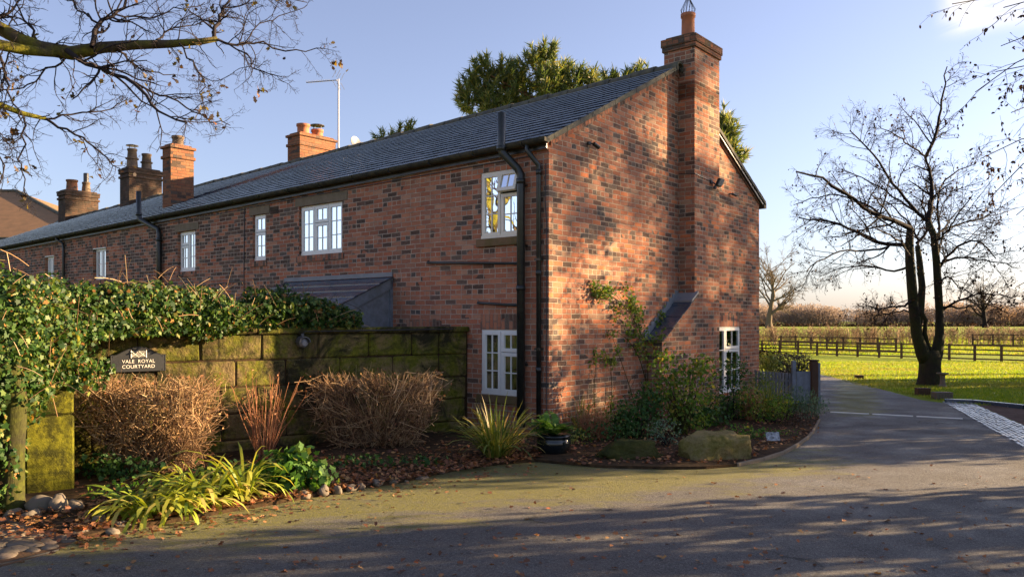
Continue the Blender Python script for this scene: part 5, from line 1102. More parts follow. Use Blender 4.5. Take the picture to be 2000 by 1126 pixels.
# --- beech on the lawn, its limbs traced in three dimensions
base = G(1817, 752); Yb = base.y
be = empty('beech_tree', base, 0, 'bare forked beech standing on the lawn beside the drive', 'tree')
R = np.random.default_rng(100)
def T3(pts, y0, y1): n = len(pts); return [P(x, y, Yb + y0 + (y1 - y0) * i / (n - 1)) - base for i, (x, y) in enumerate(pts)]
trunks = [
    (T3([(1817, 768), (1817, 752), (1816, 735), (1816, 715), (1817, 698), (1817, 684)], 0, 0), [.52, .36, .29, .27, .27, .2]),
    (T3([(1812, 705), (1802, 688), (1791, 655), (1785, 610), (1781, 560), (1777, 510), (1776, 475), (1778, 445)], 0, -.2), [.22, .18, .14, .125, .125, .115, .105, .085]),
    (T3([(1820, 705), (1830, 688), (1835, 655), (1835, 610), (1832, 560), (1829, 510), (1824, 460), (1812, 432)], 0, .3), [.22, .16, .115, .10, .10, .095, .09, .08]),
    (T3([(1790, 650), (1798, 600), (1801, 560), (1796, 510), (1792, 480)], 0, .5), [.11, .1, .09, .08, .065]),
    (T3([(1833, 700), (1812, 675), (1806, 650), (1808, 625), (1796, 600)], .1, -.3), [.07, .06, .055, .05, .04])]
limbs = [
    ([(1780, 447), (1755, 433), (1730, 430), (1700, 412), (1670, 390), (1640, 370), (1600, 345), (1555, 335)], -.2, -2.2, .10),
    ([(1730, 430), (1690, 395), (1640, 380), (1590, 385), (1550, 400)], -.5, 1.8, .05),
    ([(1772, 478), (1735, 482), (1700, 470), (1660, 445), (1620, 430), (1560, 425)], -.1, 1.5, .09),
    ([(1735, 482), (1690, 490), (1640, 490), (1600, 510), (1575, 530)], 0, -2, .05),
    ([(1776, 520), (1740, 530), (1700, 520), (1650, 520), (1600, 540)], 0, 2.5, .05),
    ([(1783, 590), (1750, 600), (1715, 605), (1690, 595)], -.1, -1.5, .05), ([(1785, 610), (1760, 605), (1730, 615), (1700, 618)], 0, 2, .04),
    ([(1812, 432), (1822, 385), (1818, 345), (1808, 306)], .3, .4, .12),
    ([(1808, 306), (1822, 275), (1834, 245), (1838, 205), (1842, 165), (1850, 130)], .4, .6, .07),
    ([(1808, 306), (1780, 287), (1750, 262), (1715, 245)], .4, -1.0, .04),
    ([(1812, 432), (1780, 400), (1745, 360), (1715, 315), (1690, 280), (1660, 255)], .3, -.8, .07),
    ([(1800, 420), (1760, 395), (1720, 365), (1680, 345), (1640, 330)], .3, 2.0, .05),
    ([(1790, 475), (1812, 455), (1808, 420), (1800, 390), (1810, 350)], .5, 1.2, .06),
    ([(1826, 480), (1838, 440), (1828, 400), (1838, 360), (1860, 335), (1905, 320)], .3, 1.5, .06),
    ([(1835, 522), (1860, 490), (1890, 468), (1915, 470), (1945, 505)], .3, -1.2, .06), ([(1835, 515), (1875, 500), (1940, 510), (1995, 522)], .3, 1.4, .05),
    ([(1826, 460), (1860, 440), (1910, 430), (1950, 418), (1990, 405)], .3, 1.8, .04), ([(1830, 560), (1850, 535), (1870, 560), (1905, 580)], .3, -1.8, .04),
    ([(1837, 610), (1865, 590), (1905, 572), (1950, 575), (1985, 580)], .3, -.8, .055), ([(1836, 600), (1880, 600), (1930, 590), (1960, 600)], .3, 2, .05),
   
    ([(1793, 480), (1780, 440), (1750, 405), (1700, 380)], .5, 3.0, .05), ([(1828, 500), (1840, 470), (1850, 430), (1890, 400)], .3, 3.4, .05), ([(1777, 500), (1760, 470), (1740, 460), (1700, 440)], -.2, -3.2, .05), ([(1826, 470), (1850, 455), (1870, 420), (1900, 380)], .3, -3, .05)]
b = MB()
for p, r in trunks: b.tube(p, r, 14)
# crotch
sm(b.build('trunk', M['bark_beech'], be))
G1 = np.array([resample(T3(p, y0, y1), 12) for p, y0, y1, r in limbs]); G1[:, 1:-1] += R.normal(size=G1[:, 1:-1].shape) * .02
RR = np.array([np.linspace(r * .68, max(r * .2, .007), 12) for *_, r in limbs])
q1, r1 = kids(R, G1, RR, 13, .42, (25, 60), (0, 0, .1), .14, .5, .12, .006, 8, .5, 2.2)
q2, r2 = kids(R, q1, r1, 7, .45, (25, 60), (0, 0, -.15), .15, .6, .15, .004, 6, .25, 1.0)
q3, r3 = kids(R, q2, r2, 4, .5, (25, 60), (0, 0, -.25), .18, .7, .15, .0035, 4, .12, .5)
V, Fc = join_np([batch_tubes(G1, RR, 6), batch_tubes(q1, r1, 4), batch_tubes(q2, r2, 3), batch_tubes(q3, r3, 3)]); np_mesh('branches', V, Fc, M['twig_dark'], be)
n = 1700; i = R.integers(0, len(q3), n); leaves('leaves', q3[i, -1], R.normal(size=(n, 3)) + np.array([0, 0, -1]), R.normal(size=(n, 3)), R.uniform(.05, .09, n), R.uniform(.03, .06, n), OVAL, M['beechleaf'], be)
# --- oak limb reaching in from the upper left
of = Vector((-8.6, 5.2, 0)); oak = empty('oak_tree', of, 0, 'oak off to the left whose mossy limb crosses the sky', 'tree')
R = np.random.default_rng(110)
def O3(pts, Y0, Y1): n = len(pts); return [P(x, y, Y0 + (Y1 - Y0) * i / (n - 1)) - of for i, (x, y) in enumerate(pts)]
b = MB(); j = P(-320, 40, 6.0) - of
b.tube([(0, 0, -.1), (0, 0, .4), (.05, 0, 2), (.1, .1, 3.4), (.0, .2, 5.5), (-.3, .3, 8)], [.55, .42, .34, .3, .22, .12], 14)
b.tube([(.08, .05, 3.0), j * .5 + Vector((.0, .05, 1.9)), j, P(-140, 20, 6.3) - of], [.17, .13, .1, .085], 10)
g1 = O3([(-140, 20), (-60, 30), (0, 56), (40, 78), (80, 94), (140, 104), (200, 93), (260, 88), (330, 86), (395, 81), (425, 76)], 6.3, 6.6); b.tube(g1, [.085, .07, .055, .052, .056, .055, .045, .038, .032, .026, .02], 10)
g1b = O3([(-160, 100), (-80, 85), (0, 88), (50, 98), (110, 104)], 6.0, 6.42); b.tube([(.1, .1, 3.2)] + g1b, [.1, .06, .05, .045, .042, .035], 8)
g1c = O3([(-160, 190), (-60, 195), (0, 205), (45, 222), (90, 232)], 5.8, 6.2); b.tube([(.1, .1, 2.9)] + g1c, [.09, .045, .035, .024, .02, .014], 8)
sm(b.build('trunk', M['bark_oak'], oak))
og = [([(180, 92), (190, 45), (225, 28), (250, 5), (262, -40)], 6.4, 6.8, .022), ([(418, 76), (425, 40), (435, 15), (465, -15)], 6.6, 6.9, .018), ([(425, 77), (450, 92), (480, 80), (520, 88), (570, 105), (635, 95)], 6.6, 7.1, .011), ([(435, 82), (480, 100), (490, 130), (520, 140), (550, 150)], 6.6, 6.4, .008),
      ([(130, 98), (170, 125), (215, 145), (255, 157), (285, 175), (295, 205), (330, 235), (365, 240)], 6.4, 5.9, .021), ([(255, 157), (300, 180), (350, 200), (400, 235), (450, 245)], 6.3, 6.6, .010), ([(90, 232), (140, 260), (190, 290), (235, 330)], 6.2, 6.0, .011), ([(45, 222), (48, 280), (40, 330), (50, 380)], 6.1, 5.9, .008),
      ([(90, 232), (150, 220), (210, 214), (250, 190)], 6.2, 6.7, .009), ([(0, 110), (10, 150), (20, 190), (45, 240)], 6.2, 5.7, .012), ([(75, 97), (60, 60), (40, 20), (30, -20)], 6.4, 6.6, .012), ([(300, 87), (330, 60), (370, 50), (420, 30)], 6.5, 7.1, .009), ([(350, 85), (370, 120), (400, 150), (395, 190)], 6.5, 6.2, .008), ([(140, 104), (100, 130), (60, 170), (0, 180)], 6.4, 6.7, .010), ([(480, 82), (500, 50), (540, 30), (600, 10)], 6.8, 7.2, .006), ([(0, 58), (-30, 20), (-40, -30)], 6.3, 6.6, .03), ([(190, 45), (150, 20), (120, -20)], 6.5, 6.7, .01), ([(-60, 195), (-20, 260), (10, 330), (0, 380)], 5.9, 5.7, .01), ([(230, 90), (250, 120), (300, 140), (340, 145)], 6.45, 6.9, .009), ([(225, 28), (290, 40), (340, 20), (400, 5)], 6.5, 7.0, .008), ([(435, 15), (480, 5), (550, -5), (600, 5)], 6.7, 7.1, .007)]
G1 = np.array([resample(O3(p, a, c), 12) for p, a, c, r in og]); RR = np.array([np.linspace(r, max(r * .3, .0035), 12) for *_, r in og]); G1[:, 1:-1] += R.normal(size=G1[:, 1:-1].shape) * .012
q1, r1 = kids(R, G1, RR, 13, .42, (30, 70), (0, 0, -.15), .22, .6, .1, .0026, 8, .15, .65)
q2, r2 = kids(R, q1, r1, 6, .42, (30, 70), (0, 0, .0), .25, .7, .15, .0017, 6, .06, .3)
q3, r3 = kids(R, q2, r2, 2, .45, (30, 70), (0, 0, .1), .2, .75, .2, .0015, 4, .03, .12)
mg = np.array([resample(g1, 12), resample(g1b, 12), resample(g1c, 12)]); mr = np.full((3, 12), .02); qm, rm = kids(R, mg, mr, 12, .3, (40, 80), (0, 0, .1), .2, .3, .2, .003, 8, .2, .6); qn, rn = kids(R, qm, rm, 5, .4, (30, 70), (0, 0, 0), .22, .7, .2, .0018, 6, .06, .25)
V, Fc = join_np([batch_tubes(G1, RR, 6), batch_tubes(q1, r1, 4), batch_tubes(q2, r2, 3), batch_tubes(q3, r3, 3), batch_tubes(qm, rm, 3), batch_tubes(qn, rn, 3)]); np_mesh('branches', V, Fc, M['twig_oak'], oak)
ends = np.concatenate([q2[:, -1], q3[:, -1]]); cl = R.integers(0, len(ends), 75); C = np.repeat(ends[cl], 4, 0) + R.normal(size=(300, 3)) * .03; n = len(C)
leaves('leaves', C, R.normal(size=(n, 3)) + np.array([0, 0, -.8]), R.normal(size=(n, 3)), R.uniform(.03, .07, n), R.uniform(.022, .045, n), OAK, M['oakleaf'], oak)
# --- generic round tree generator for standing trees
def standing(name, loc, h, mat_t, mat_c, label, seed, r0=.3, clear=.25, n1=16, n2=7, n3=5, leaf=None, spread=.5, rmin=.01, cat='tree', group=None, fork=True, up=.5):
    R = np.random.default_rng(seed); e = empty(name, loc, 0, label, cat, group)
    tk = np.zeros((1, 10, 3)); tk[0, :, 2] = np.linspace(-.1, h * .8, 10); tk[0, 1:, :2] = np.cumsum(R.normal(size=(9, 2)) * h * .012, 0); tr_ = np.linspace(r0, r0 * .22, 10)[None, :]; tr_[0, 0] *= 1.35
    V, Fc = batch_tubes(tk, tr_, 10)
    q1, r1 = kids(R, tk, tr_, n1, spread, (30, 65), (0, 0, up), .10, .5, clear, rmin * 2.5, 8, h * .12, h * .5)
    V1, F1 = batch_tubes(q1, r1, 5); Vt, Ft = join_np([(V, Fc), (V1, F1)]); t = np_mesh('trunk', Vt, Ft, mat_t, e, True)
    q2, r2 = kids(R, q1, r1, n2, .45, (25, 60), (0, 0, .15), .14, .55, .2, rmin * 1.3, 6, h * .04); q3, r3 = kids(R, q2, r2, n3, .45, (25, 60), (0, 0, .1), .16, .65, .2, rmin, 4, h * .015)
    parts = [batch_tubes(q2, r2, 3), batch_tubes(q3, r3, 3)]; 
    V, Fc = join_np(parts); np_mesh('crown', V, Fc, mat_c, e)
    if leaf:
        n, sz, lm = leaf; i = R.integers(0, len(q3), n); C = q3[i, R.integers(1, 4, n)] + R.normal(size=(n, 3)) * sz * 1.2; leaves('leaves', C, R.normal(size=(n, 3)), R.normal(size=(n, 3)), sz * R.uniform(.6, 1.3, n), sz * R.uniform(.5, 1, n), OVAL, lm, e)
    return e
# field oaks
standing('field_oak', Vector((P(1502, 0, 255).x, 255, -.93)), 23, M['twig_far'], M['twig_far'], 'bare oak in the far field beside the house corner', 121, 1.0, .2, 20, 10, 8, spread=.78, rmin=.05, up=.2)
standing('field_oak', Vector((P(1925, 0, 270).x, 270, -.93)), 15, M['twig_dark'], M['twig_far'], 'small dark oak on the far field boundary at the right', 122, .9, .2, 18, 9, 6, spread=.95, rmin=.05, up=.1)
# --- pine behind the house
def pine(name, trunk_xy, Y, clumps, label, seed, dens=1.0, mat='pine', needle=.34):
    R = np.random.default_rng(seed); bx = P(trunk_xy, 0, Y).x; e = empty(name, Vector((bx, Y, zt(Y))), 0, label, 'tree'); b = MB(); zs_ = [P(x, y, Y).z for x, y, r in clumps]; top = max(zs_) - zt(Y)
    b.tube([(0, 0, -.1), (.1, 0, top * .4), (-.1, .1, top * .7), (0, 0, top * .97)], [.35, .28, .2, .05], 10)
    Cs, As = [], []
    for (x, y, r) in clumps:
        p = P(x, y, Y) ; c = np.array([p.x - bx, R.uniform(-1, 1) * r / F * Y * 1.0, p.z - zt(Y)]); rr = r / F * Y
        b.tube([(0, 0, max(c[2] - rr * 1.8, .5)), (c[0] * .5, c[1] * .5, c[2] - rr * .9), (c[0], c[1], c[2])], [.09, .06, .02], 5)
        nt = int(26 * dens * (rr / .9) ** 2) + 4; d = nrm(R.normal(size=(nt, 3)) + np.array([0, 0, .35])); tc_ = c + d * rr * R.uniform(.45, 1.0, (nt, 1))
        ax = nrm(d * .7 + np.array([0, 0, .9]) + R.normal(size=(nt, 3)) * .3); m = 46; t = R.uniform(-.28, .28, (nt, m, 1)); pts = tc_[:, None, :] + ax[:, None, :] * t; dirs = nrm(R.normal(size=(nt, m, 3)) * .8 + ax[:, None, :] * 1.1)
        Cs.append(pts.reshape(-1, 3)); As.append(dirs.reshape(-1, 3))
    b.build('trunk', M['bark_pine'], e); C = np.concatenate(Cs); A = np.concatenate(As); n = len(C); L = needle * R.uniform(.6, 1.2, n)
    leaves('crown', C, A, R.normal(size=(n, 3)), L, L * .17, NEED, M[mat], e); return e
pine('pine_tree', 1060, 31, [(925, 175, 32), (950, 150, 30), (915, 200, 28), (940, 210, 34), (975, 165, 36), (1005, 150, 34), (1010, 190, 48), (1045, 135, 36), (1065, 118, 22), (1080, 150, 42), (1110, 165, 36), (1135, 172, 30), (1150, 155, 16), (1152, 190, 34), (1080, 200, 50), (1180, 190, 26), (1005, 225, 46), (960, 225, 30)], 'broad dark pine rising behind the slate roof', 131, 1.25)
pine('pine_tree', 1225, 29, [(1188, 165, 13), (1215, 158, 14), (1238, 155, 13), (1258, 148, 12), (1200, 185, 22), (1235, 180, 24), (1268, 165, 18)], 'pine whose tips show just over the ridge by the tall chimney', 132, 1.3)
pine('pine_tree', 1425, 27, [(1415, 228, 13), (1420, 250, 17), (1412, 275, 18), (1432, 272, 11), (1428, 300, 16), (1448, 306, 7), (1410, 310, 25)], 'slim pine showing right of the tall chimney', 133, 1.3)
pine('conifer_tree', 770, 30, [(745, 272, 13), (770, 262, 12), (795, 268, 10), (760, 285, 18), (802, 255, 6)], 'light green conifer tip just above the ridge', 134, 1.2, needle=.25)
standing('garden_tree', Vector((P(205, 0, 36).x, 36, zt(36))), 6.6, M['bark_oak'], M['twig_dark'], 'small leafy tree between the two far chimneys', 135, .14, .3, 12, 6, 4, leaf=(3500, .12, M['yellowleaf']))
# climber on the far end of the cottage front
C, A, N_, L = lump_leaves(np.random.default_rng(137), [(*(HP(-.2, 19.6, 2.0)), .5, .35, 1.0), (*(HP(-.2, 19.2, 1.6)), .8, .4, .7), (*HP(-.2, 20.6, 2.6), .5, .3, .9), (*HP(-.2, 20.5, 1.6), .8, .4, 1.0)], 260, .11, .8, .4); wcl = empty('wall_climber', HP(-.1, 19.8), 0, 'green climber on the far end of the cottage front', 'climber')
C = C - np.array(tuple(HP(-.1, 19.8))); leaves('leaves', C, A, N_, L, L * .9, IVY, M['shrub'], wcl)
# far building on the left
fb = empty('far_house', (-19.6, 38, zt(38)), 0, 'far house with a broad tawny tiled roof behind the chimneys', 'house')
b = MB(); b.box(-22, 0, 0, 13, 0, 6.2); b.build('wall', M['white_render'], fb)
b = MB(); e_ = .3; A_, B_, C_, D_ = (-22, -e_, 6.15), (e_, -e_, 6.15), (e_, 13 + e_, 6.15), (-22, 13 + e_, 6.15); r1_, r2_ = (-8, 6.5, 9.4), (-22, 6.5, 9.4)
b.poly([A_, B_, r1_, r2_]); b.poly([B_, C_, r1_]); b.poly([C_, D_, r2_, r1_]); b.build('roof', M['roof_far'], fb)
b = MB(); b.tube([B_, r1_], .12, 6); b.tube([r1_, r2_], .12, 6); b.build('hip_tiles', M['mossroof'], fb); b = MB(); b.box(-22, .35, -.42, -.3, 6.02, 6.12); b.build('gutter', M['black'], fb)

# --- paddock fences
def rail_fence(name, pts, h, label, seed, nr=4):
    e = empty(name, pts[0], 0, label, 'fence'); o = pts[0]; R = random.Random(seed)
    for p in pts:
        b = MB(); q = p - o; b.box(q.x - .065, q.x + .065, q.y - .05, q.y + .05, q.z - .1, q.z + h + R.uniform(-.02, .04)); b.build('post', M['fence'], e)
    for k in range(nr):
        b = MB(); z = h * (.95 - k * .27 * 3 / (nr - 1))
        for a, c in zip(pts[:-1], pts[1:]):
            a2, c2 = a - o + Vector((0, -.07, z + R.uniform(-.015, .015))), c - o + Vector((0, -.07, z + R.uniform(-.015, .015))); d = Vector((0, .018, .042))
            b.hexa([a2 - d, c2 - d, c2 + Vector((0, .018, -.042)), a2 + Vector((0, .018, -.042)), a2 + Vector((0, -.018, .042)), c2 + Vector((0, -.018, .042)), c2 + d, a2 + d])
        b.build('rail', M['fence'], e)
    return e
a, c = Vector((.6128 * 48.5, 48.5, -.93)), Vector((.382 * 57.5, 57.5, -.93)); st = (c - a) / 8
rail_fence('paddock_fence', [a + st * i for i in range(-5, 13)], 1.03, 'near four-rail paddock fence across the end of the lawn', 1)
a, c = Vector((P(1525, 0, 70).x, 70, -.93)), Vector((P(1750, 0, 62).x, 62, -.93)); rail_fence('paddock_fence', [a.lerp(c, i / 7) for i in range(8)], 1.15, 'short three-rail fence behind the paddock fence', 2, 3)
a, c = Vector((P(1900, 0, 78).x, 78, -.93)), Vector((P(2060, 0, 76).x, 76, -.93)); rail_fence('paddock_fence', [a.lerp(c, i / 4) for i in range(5)], 1.2, 'fence with a thick end post at the right of the sapling row', 3, 3)
# sapling hedge row
R = np.random.default_rng(150); n = 800; X = np.sort(R.uniform(14, 75, n)); rowi = R.integers(0, 3, n); Yv = 80 + rowi * 5 + R.normal(size=n) * .4 - (X - 14) * .02; b0 = np.stack([X, Yv, np.full(n, -.93)], 1)
p = np.zeros((n, 6, 3)); 
for k in range(6): p[:, k] = b0 + np.array([0, 0, 1.6 * k / 5]) + R.normal(size=(n, 3)) * .03 * k
r = np.tile(np.linspace(.032, .014, 6), (n, 1)); q1, r1 = kids(R, p, r, 14, .4, (25, 60), (0, 0, .3), .15, .6, .1, .016, 5); q2, r2 = kids(R, q1, r1, 3, .5, (30, 70), (0, 0, .2), .2, .7, .2, .009, 3); V, Fc = join_np([batch_tubes(p, r, 3), batch_tubes(q1, r1, 3), batch_tubes(q2, r2, 3)])
tag(np_mesh('sapling_hedge', V, Fc, M['twig_tan']), 'long band of thin hedge saplings beyond the paddock fence', 'hedge', kind='stuff')
# distant wood and hedge
R = np.random.default_rng(160); lum = []
for i in range(150):
    Y = R.uniform(325, 365); x = R.uniform(1380, 2500) if i > 25 else R.uniform(-1500, 1380); h = R.uniform(5.5, 9.5); lum.append((P(x, 0, Y).x, Y, -.93 + h * .5, R.uniform(5, 9), 5, h * .55))
C, A, N_, L = lump_leaves(R, lum, 4.2, .62, .5, .6, -.8)
m = NT('winter_wood'); cc = m.ramp(m.rnd(), [(0, (.22, .18, .16)), (.6, (.32, .25, .20)), (.9, (.38, .28, .2)), (1, (.42, .26, .15))]); cc = m.mix(m.rng(m.noise(m.pos(), .035, 3), .5, .62, 0, .75), cc, (.3, .17, .07)); m.base(cc, .95, .1); tt = m.n('BsdfTranslucent'); m.set(tt.inputs[0], cc); mx_ = m.n('MixShader'); mx_.inputs[0].default_value = .5; m.set(mx_.inputs[1], m.bs.outputs[0]); m.set(mx_.inputs[2], tt.outputs[0]); m.set(m.out.inputs[0], mx_.outputs[0])
tag(leaves('distant_wood', C, A, N_, L, L * .5, OVAL, m.m), 'brown winter wood along the horizon', 'wood', kind='stuff')
C, A, N_, L = lump_leaves(R, [(x, 318 + (x % 3), -.5, 6, 1.2, .9) for x in np.arange(60, 420, 6)], 4, .8, .5, .5)
tag(leaves('field_hedge', C, A, N_, L, L * .6, OVAL, M['beechleaf']), 'dark hedge at the foot of the distant wood', 'hedge', kind='stuff')
# lawn furniture
bb_ = G(1841, 755); bt = empty('bird_bath', bb_, 0, 'stone bird bath beside the beech trunk', 'bird bath'); b = MB(); b.lathe((0, 0, 0), [(.11, 0), (.10, .04), (.07, .06), (.055, .24), (.065, .30)], 12); b.build('pedestal', M['stone_grey'], bt); b = MB(); b.lathe((0, 0, .30), [(.06, 0), (.14, .03), (.15, .06), (.13, .062), (.05, .04)], 18); b.build('basin', M['stone_grey'], bt)
for x, y, w_, h_, lb in ((1678, 739, 15, 7, 'small low stone block at the lawn edge farthest up the lane'), (1802, 771, 25, 14, 'ribbed square block on the grass left of the dark one'), (1840, 778, 33, 13, 'dark squared block at the corner of the lawn by the setts')):
    g = G(x, y); w2 = w_ / F * g.y / 2; h2 = h_ / F * g.y; b = MB(); b.box(-w2, w2, -w2 * .6, w2 * .6, -.02, h2 * .9)
    for i in range(6): xx = -w2 + 2 * w2 * (i + .5) / 6; b.box(xx - w2 * .1, xx + w2 * .1, -w2 * .6 - .015, -w2 * .6, .02, h2 * .8)
    b.box(-w2 * 1.04, w2 * 1.04, -w2 * .68, w2 * .68, h2 * .9, h2); o = b.build('stone_block', M['timber'] if x < 1830 else M['stone_grey'], bevel=.01); o.location = g; tag(o, lb, 'block')
# lawn grass blades
R = np.random.default_rng(170); n = 70000; Yv = 15 + 34 * R.random(n) ** 1.3; Xv = Yv * R.uniform(.36, .75, n)
ex = np.interp(Yv, [14, 15.4, 17, 21.2, 29.2, 50], [9.2, 8.5, 8.45, 9.1, 11.3, 12]); ok = Xv > ex + .05; Xv, Yv = Xv[ok], Yv[ok]; n = len(Xv); Zv = np.where(Yv < 17, 0, -.03 * (Yv - 17)); Zv = np.maximum(Zv, -.93)
C = np.stack([Xv, Yv, Zv - .005], 1); L = R.uniform(.03, .065, n) * (1 + (Yv - 15) / 40)
leaves('lawn_grass', C, np.concatenate([R.normal(size=(n, 2)) * .5, np.ones((n, 1))], 1), np.concatenate([R.normal(size=(n, 2)), np.zeros((n, 1))], 1), L, L * .3, NEED, M['grassblade']); tag(bpy.data.objects['lawn_grass'], 'short bright green grass of the lawn', kind='stuff')
n = 60000; Yv = 58 + 60 * R.random(n); Xv = Yv * R.uniform(.28, .75, n); C = np.stack([Xv, Yv, np.full(n, -.935)], 1); L = R.uniform(.08, .2, n)
leaves('field_grass', C, np.concatenate([R.normal(size=(n, 2)) * .5, np.ones((n, 1))], 1), np.concatenate([R.normal(size=(n, 2)), np.zeros((n, 1))], 1), L, L * .35, NEED, M['grassblade']); tag(bpy.data.objects['field_grass'], 'rough green grass of the paddock', kind='stuff')

# --- overhanging beech at the right, and unseen leaf screens added to shade gable, drive and lawn
rb = Vector((18.5, 20.2, 0)); ov = empty('overhanging_beech', rb, 0, 'beech off to the right whose drooping leafy sprays hang into view', 'tree'); R = np.random.default_rng(180)
b = MB(); b.tube([(0, 0, -.1), (0, 0, .6), (-.1, 0, 3), (.1, .1, 6), (0, .2, 10)], [.6, .42, .34, .26, .12], 12); sm(b.build('trunk', M['bark_beech'], ov))
gl_ = [([(2130, 60), (2060, 75), (1990, 110), (1950, 150), (1905, 180)], 13, 12), ([(2120, 110), (2040, 120), (1985, 130), (1945, 140)], 13.5, 12.5), ([(2130, 20), (2050, 40), (1990, 80), (1955, 90)], 13, 13), ([(2140, 250), (2050, 255), (1990, 262), (1940, 282), (1915, 310)], 13, 12), ([(2140, 260), (2060, 280), (2000, 300), (1965, 340), (1935, 385)], 13.5, 12.5), ([(2120, -30), (2020, -25), (1940, -5), (1900, 15), (1860, 8)], 12, 11), ([(2140, 300), (2060, 340), (2010, 370), (1985, 420)], 13, 13), ([(2140, 380), (2060, 400), (2010, 440), (1990, 490)], 13, 13), ([(2130, 180), (2060, 180), (2010, 190), (1975, 220)], 13, 12), ([(2100, -40), (2030, -20), (1985, 5), (1960, 15)], 12, 12), ([(2140, 480), (2080, 500), (2010, 520), (1985, 560)], 13, 13), ([(2140, 520), (2070, 560), (2010, 590)], 13, 13.5)]
G1 = np.array([resample([Vector((-.05, 0, max(2.2, P(*p[0], a).z * .8))), Vector((-2.5, -1.5, max(2.5, P(*p[0], a).z * .95)))] + [P(x, y, a + (c - a) * i / (len(p) - 1)) - rb for i, (x, y) in enumerate(p)], 14) for p, a, c in gl_]); RR = np.tile(np.linspace(.03, .007, 14), (len(G1), 1))
q1, r1 = kids(R, G1, RR, 14, .17, (25, 60), (0, 0, -.3), .13, .5, .45, .005, 7, .2, .9); q2, r2 = kids(R, q1, r1, 5, .45, (25, 60), (0, 0, -.3), .15, .65, .15, .0035, 5, .1, .4)
V, Fc = join_np([batch_tubes(G1, RR, 5), batch_tubes(q1, r1, 3), batch_tubes(q2, r2, 3)]); np_mesh('branches', V, Fc, M['twig_dark'], ov); n = 2600; i = R.integers(0, len(q2), n); leaves('leaves', q2[i, R.integers(1, 5, n)], R.normal(size=(n, 3)) + np.array([0, 0, -1.2]), R.normal(size=(n, 3)), R.uniform(.05, .085, n), R.uniform(.025, .05, n), OVAL, M['beechleaf'], ov)

tau = math.tan(SUN_EL); sdir = Vector((.973, .23, 0)); tdir = Vector((-.23, .973, 0))
def screen(name, t0, t1, a, ztops, label, seed, leafsz=.16, dens=55, zlow=0.0, mat='evergreen', gap=None, cat='tree', thick=.9, holes=()):
    """a screen of foliage standing at distance a along the sun direction; shadow-space t0..t1; ztops = height"""
    R = np.random.default_rng(seed); o = sdir * a + tdir * ((t0 + t1) / 2); e = empty(name, (o.x, o.y, zt(o.y)), 0, label, cat); hw = (t1 - t0) / 2; n = max(1, int(hw * 2 / .85)); lumps = []; b = MB()
    for i in range(n):
        tt = -hw + (i + .5) * 2 * hw / n; zz = zlow; rr = hw / n * 1.35
        while zz < ztops - rr * .6:
            j = tdir * (tt + R.uniform(-.15, .15)) + sdir * R.uniform(-.6, .6)
            hit = any(abs(tt - (ht - (t0 + t1) / 2)) < .5 and abs(zz + rr * .7 - hz) < .5 for ht, hz in holes)
            if not hit and not (gap and R.random() < gap): lumps.append((j.x, j.y, zz + rr * .7, thick, rr, rr * 1.05))
            zz += rr * 1.15
    C, A, N_, L = lump_leaves(R, lumps, dens, leafsz, .4, .9)
    leaves('leaves', C, A, N_, L, L * .6, OVAL, M[mat], e)
    for i in range(n): q = tdir * (-hw + (i + .5) * 2 * hw / n); b.tube([(q.x, q.y, -.1), (q.x + .1, q.y, ztops * .5), (q.x, q.y, ztops * .85)], [.14, .1, .04], 7)
    b.build('trunk', M['bark_oak'], e); return e
SCR = [(7.42, 10.3, 15.5, 4.3), (10.3, 15.2, 17, 9.8), (15.2, 21.0, 21, 4.6), (1.0, 6.35, 11, 3.4)]
screen('drive_shade_screen', 7.8, 10.3, 15.5, 4.3, 'tall leaf screen added out of view to shade the drive', 201, dens=110, cat='hedge')  # unseen leaf mass added to darken the drive beyond the lit strip
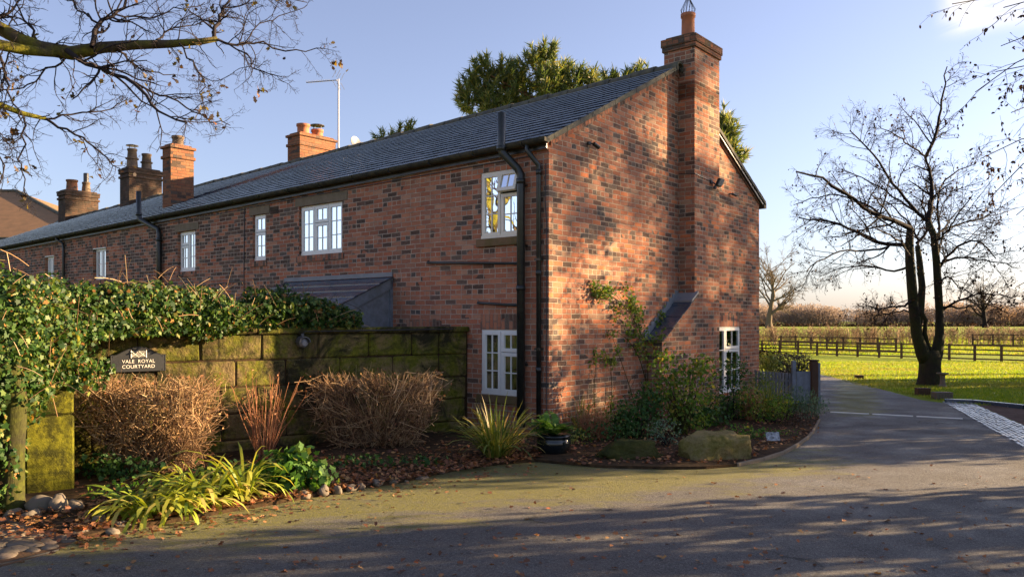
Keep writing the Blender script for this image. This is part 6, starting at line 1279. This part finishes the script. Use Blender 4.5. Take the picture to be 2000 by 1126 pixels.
screen('gable_shade_screen', 10.2, 15.6, 45, 17.2, 'high leaf screen added out of view to shade the gable', 202, dens=16, leafsz=.26, thick=1.5, holes=[(HP(v, 0).dot(tdir), z + (45 - HP(v, 0).dot(sdir)) * tau) for v, z in ((1.43, 2.55), (.8, .6), (4.4, 5.2), (5.2, 4.4))])  # added out of view; holes let chosen sun patches reach the gable
screen('lawn_shade_screen', 10.2, 21.3, 26, 5.3, 'long leaf screen added out of view to shade the lawn and upper drive', 203, gap=.02, dens=90, cat='hedge')  # added out of view, sized to shade the lawn and the gable foot
screen('foreground_shade_screen', 0.0, 6.25, 12, 3.6, 'leaf screen added out of view to shade the near drive', 204, gap=.03, dens=75, cat='hedge')  # added outside the frame to keep the near asphalt in shade
screen('lawn_shade_screen', 23.0, 24.6, 40, 6.3, 'leaf screen added far out of view for shadow bands on the lawn', 205, gap=.1, dens=30, cat='hedge')  # unseen, added to throw extra shadow bands across the lawn
# bare tree and a building behind the viewer, mirrored in the panes
standing('bare_tree', Vector((-19, 7.5, 0)), 11, M['bark_oak'], M['twig_dark'], 'bare tree out of frame to the left, mirrored in the upstairs panes', 210, .3, .25, 16, 7, 4, rmin=.012)
standing('bare_tree', Vector((-25, 3.5, 0)), 12, M['bark_oak'], M['twig_dark'], 'second bare tree behind the viewer to the left', 211, .3, .25, 16, 7, 4, rmin=.012)

bn = empty('brick_barn', (-36, 1, 0), .2, 'low brick barn across the courtyard, mirrored in the cottage panes', 'barn')
b = MB(); b.box(-4, 4, -9, 9, 0, 3.6); b.build('wall', M['brick_stack'], bn); b = MB(); b.poly([(4.3, -9.2, 3.5), (4.3, 9.2, 3.5), (0, 9.2, 6), (0, -9.2, 6)]); b.poly([(-4.3, -9.2, 3.5), (0, -9.2, 6), (0, 9.2, 6), (-4.3, 9.2, 3.5)]); b.poly([(-4.3, -9.2, 3.5), (4.3, -9.2, 3.5), (0, -9.2, 6)]); b.poly([(-4.3, 9.2, 3.5), (0, 9.2, 6), (4.3, 9.2, 3.5)]); b.build('roof', M['roof_far'], bn)
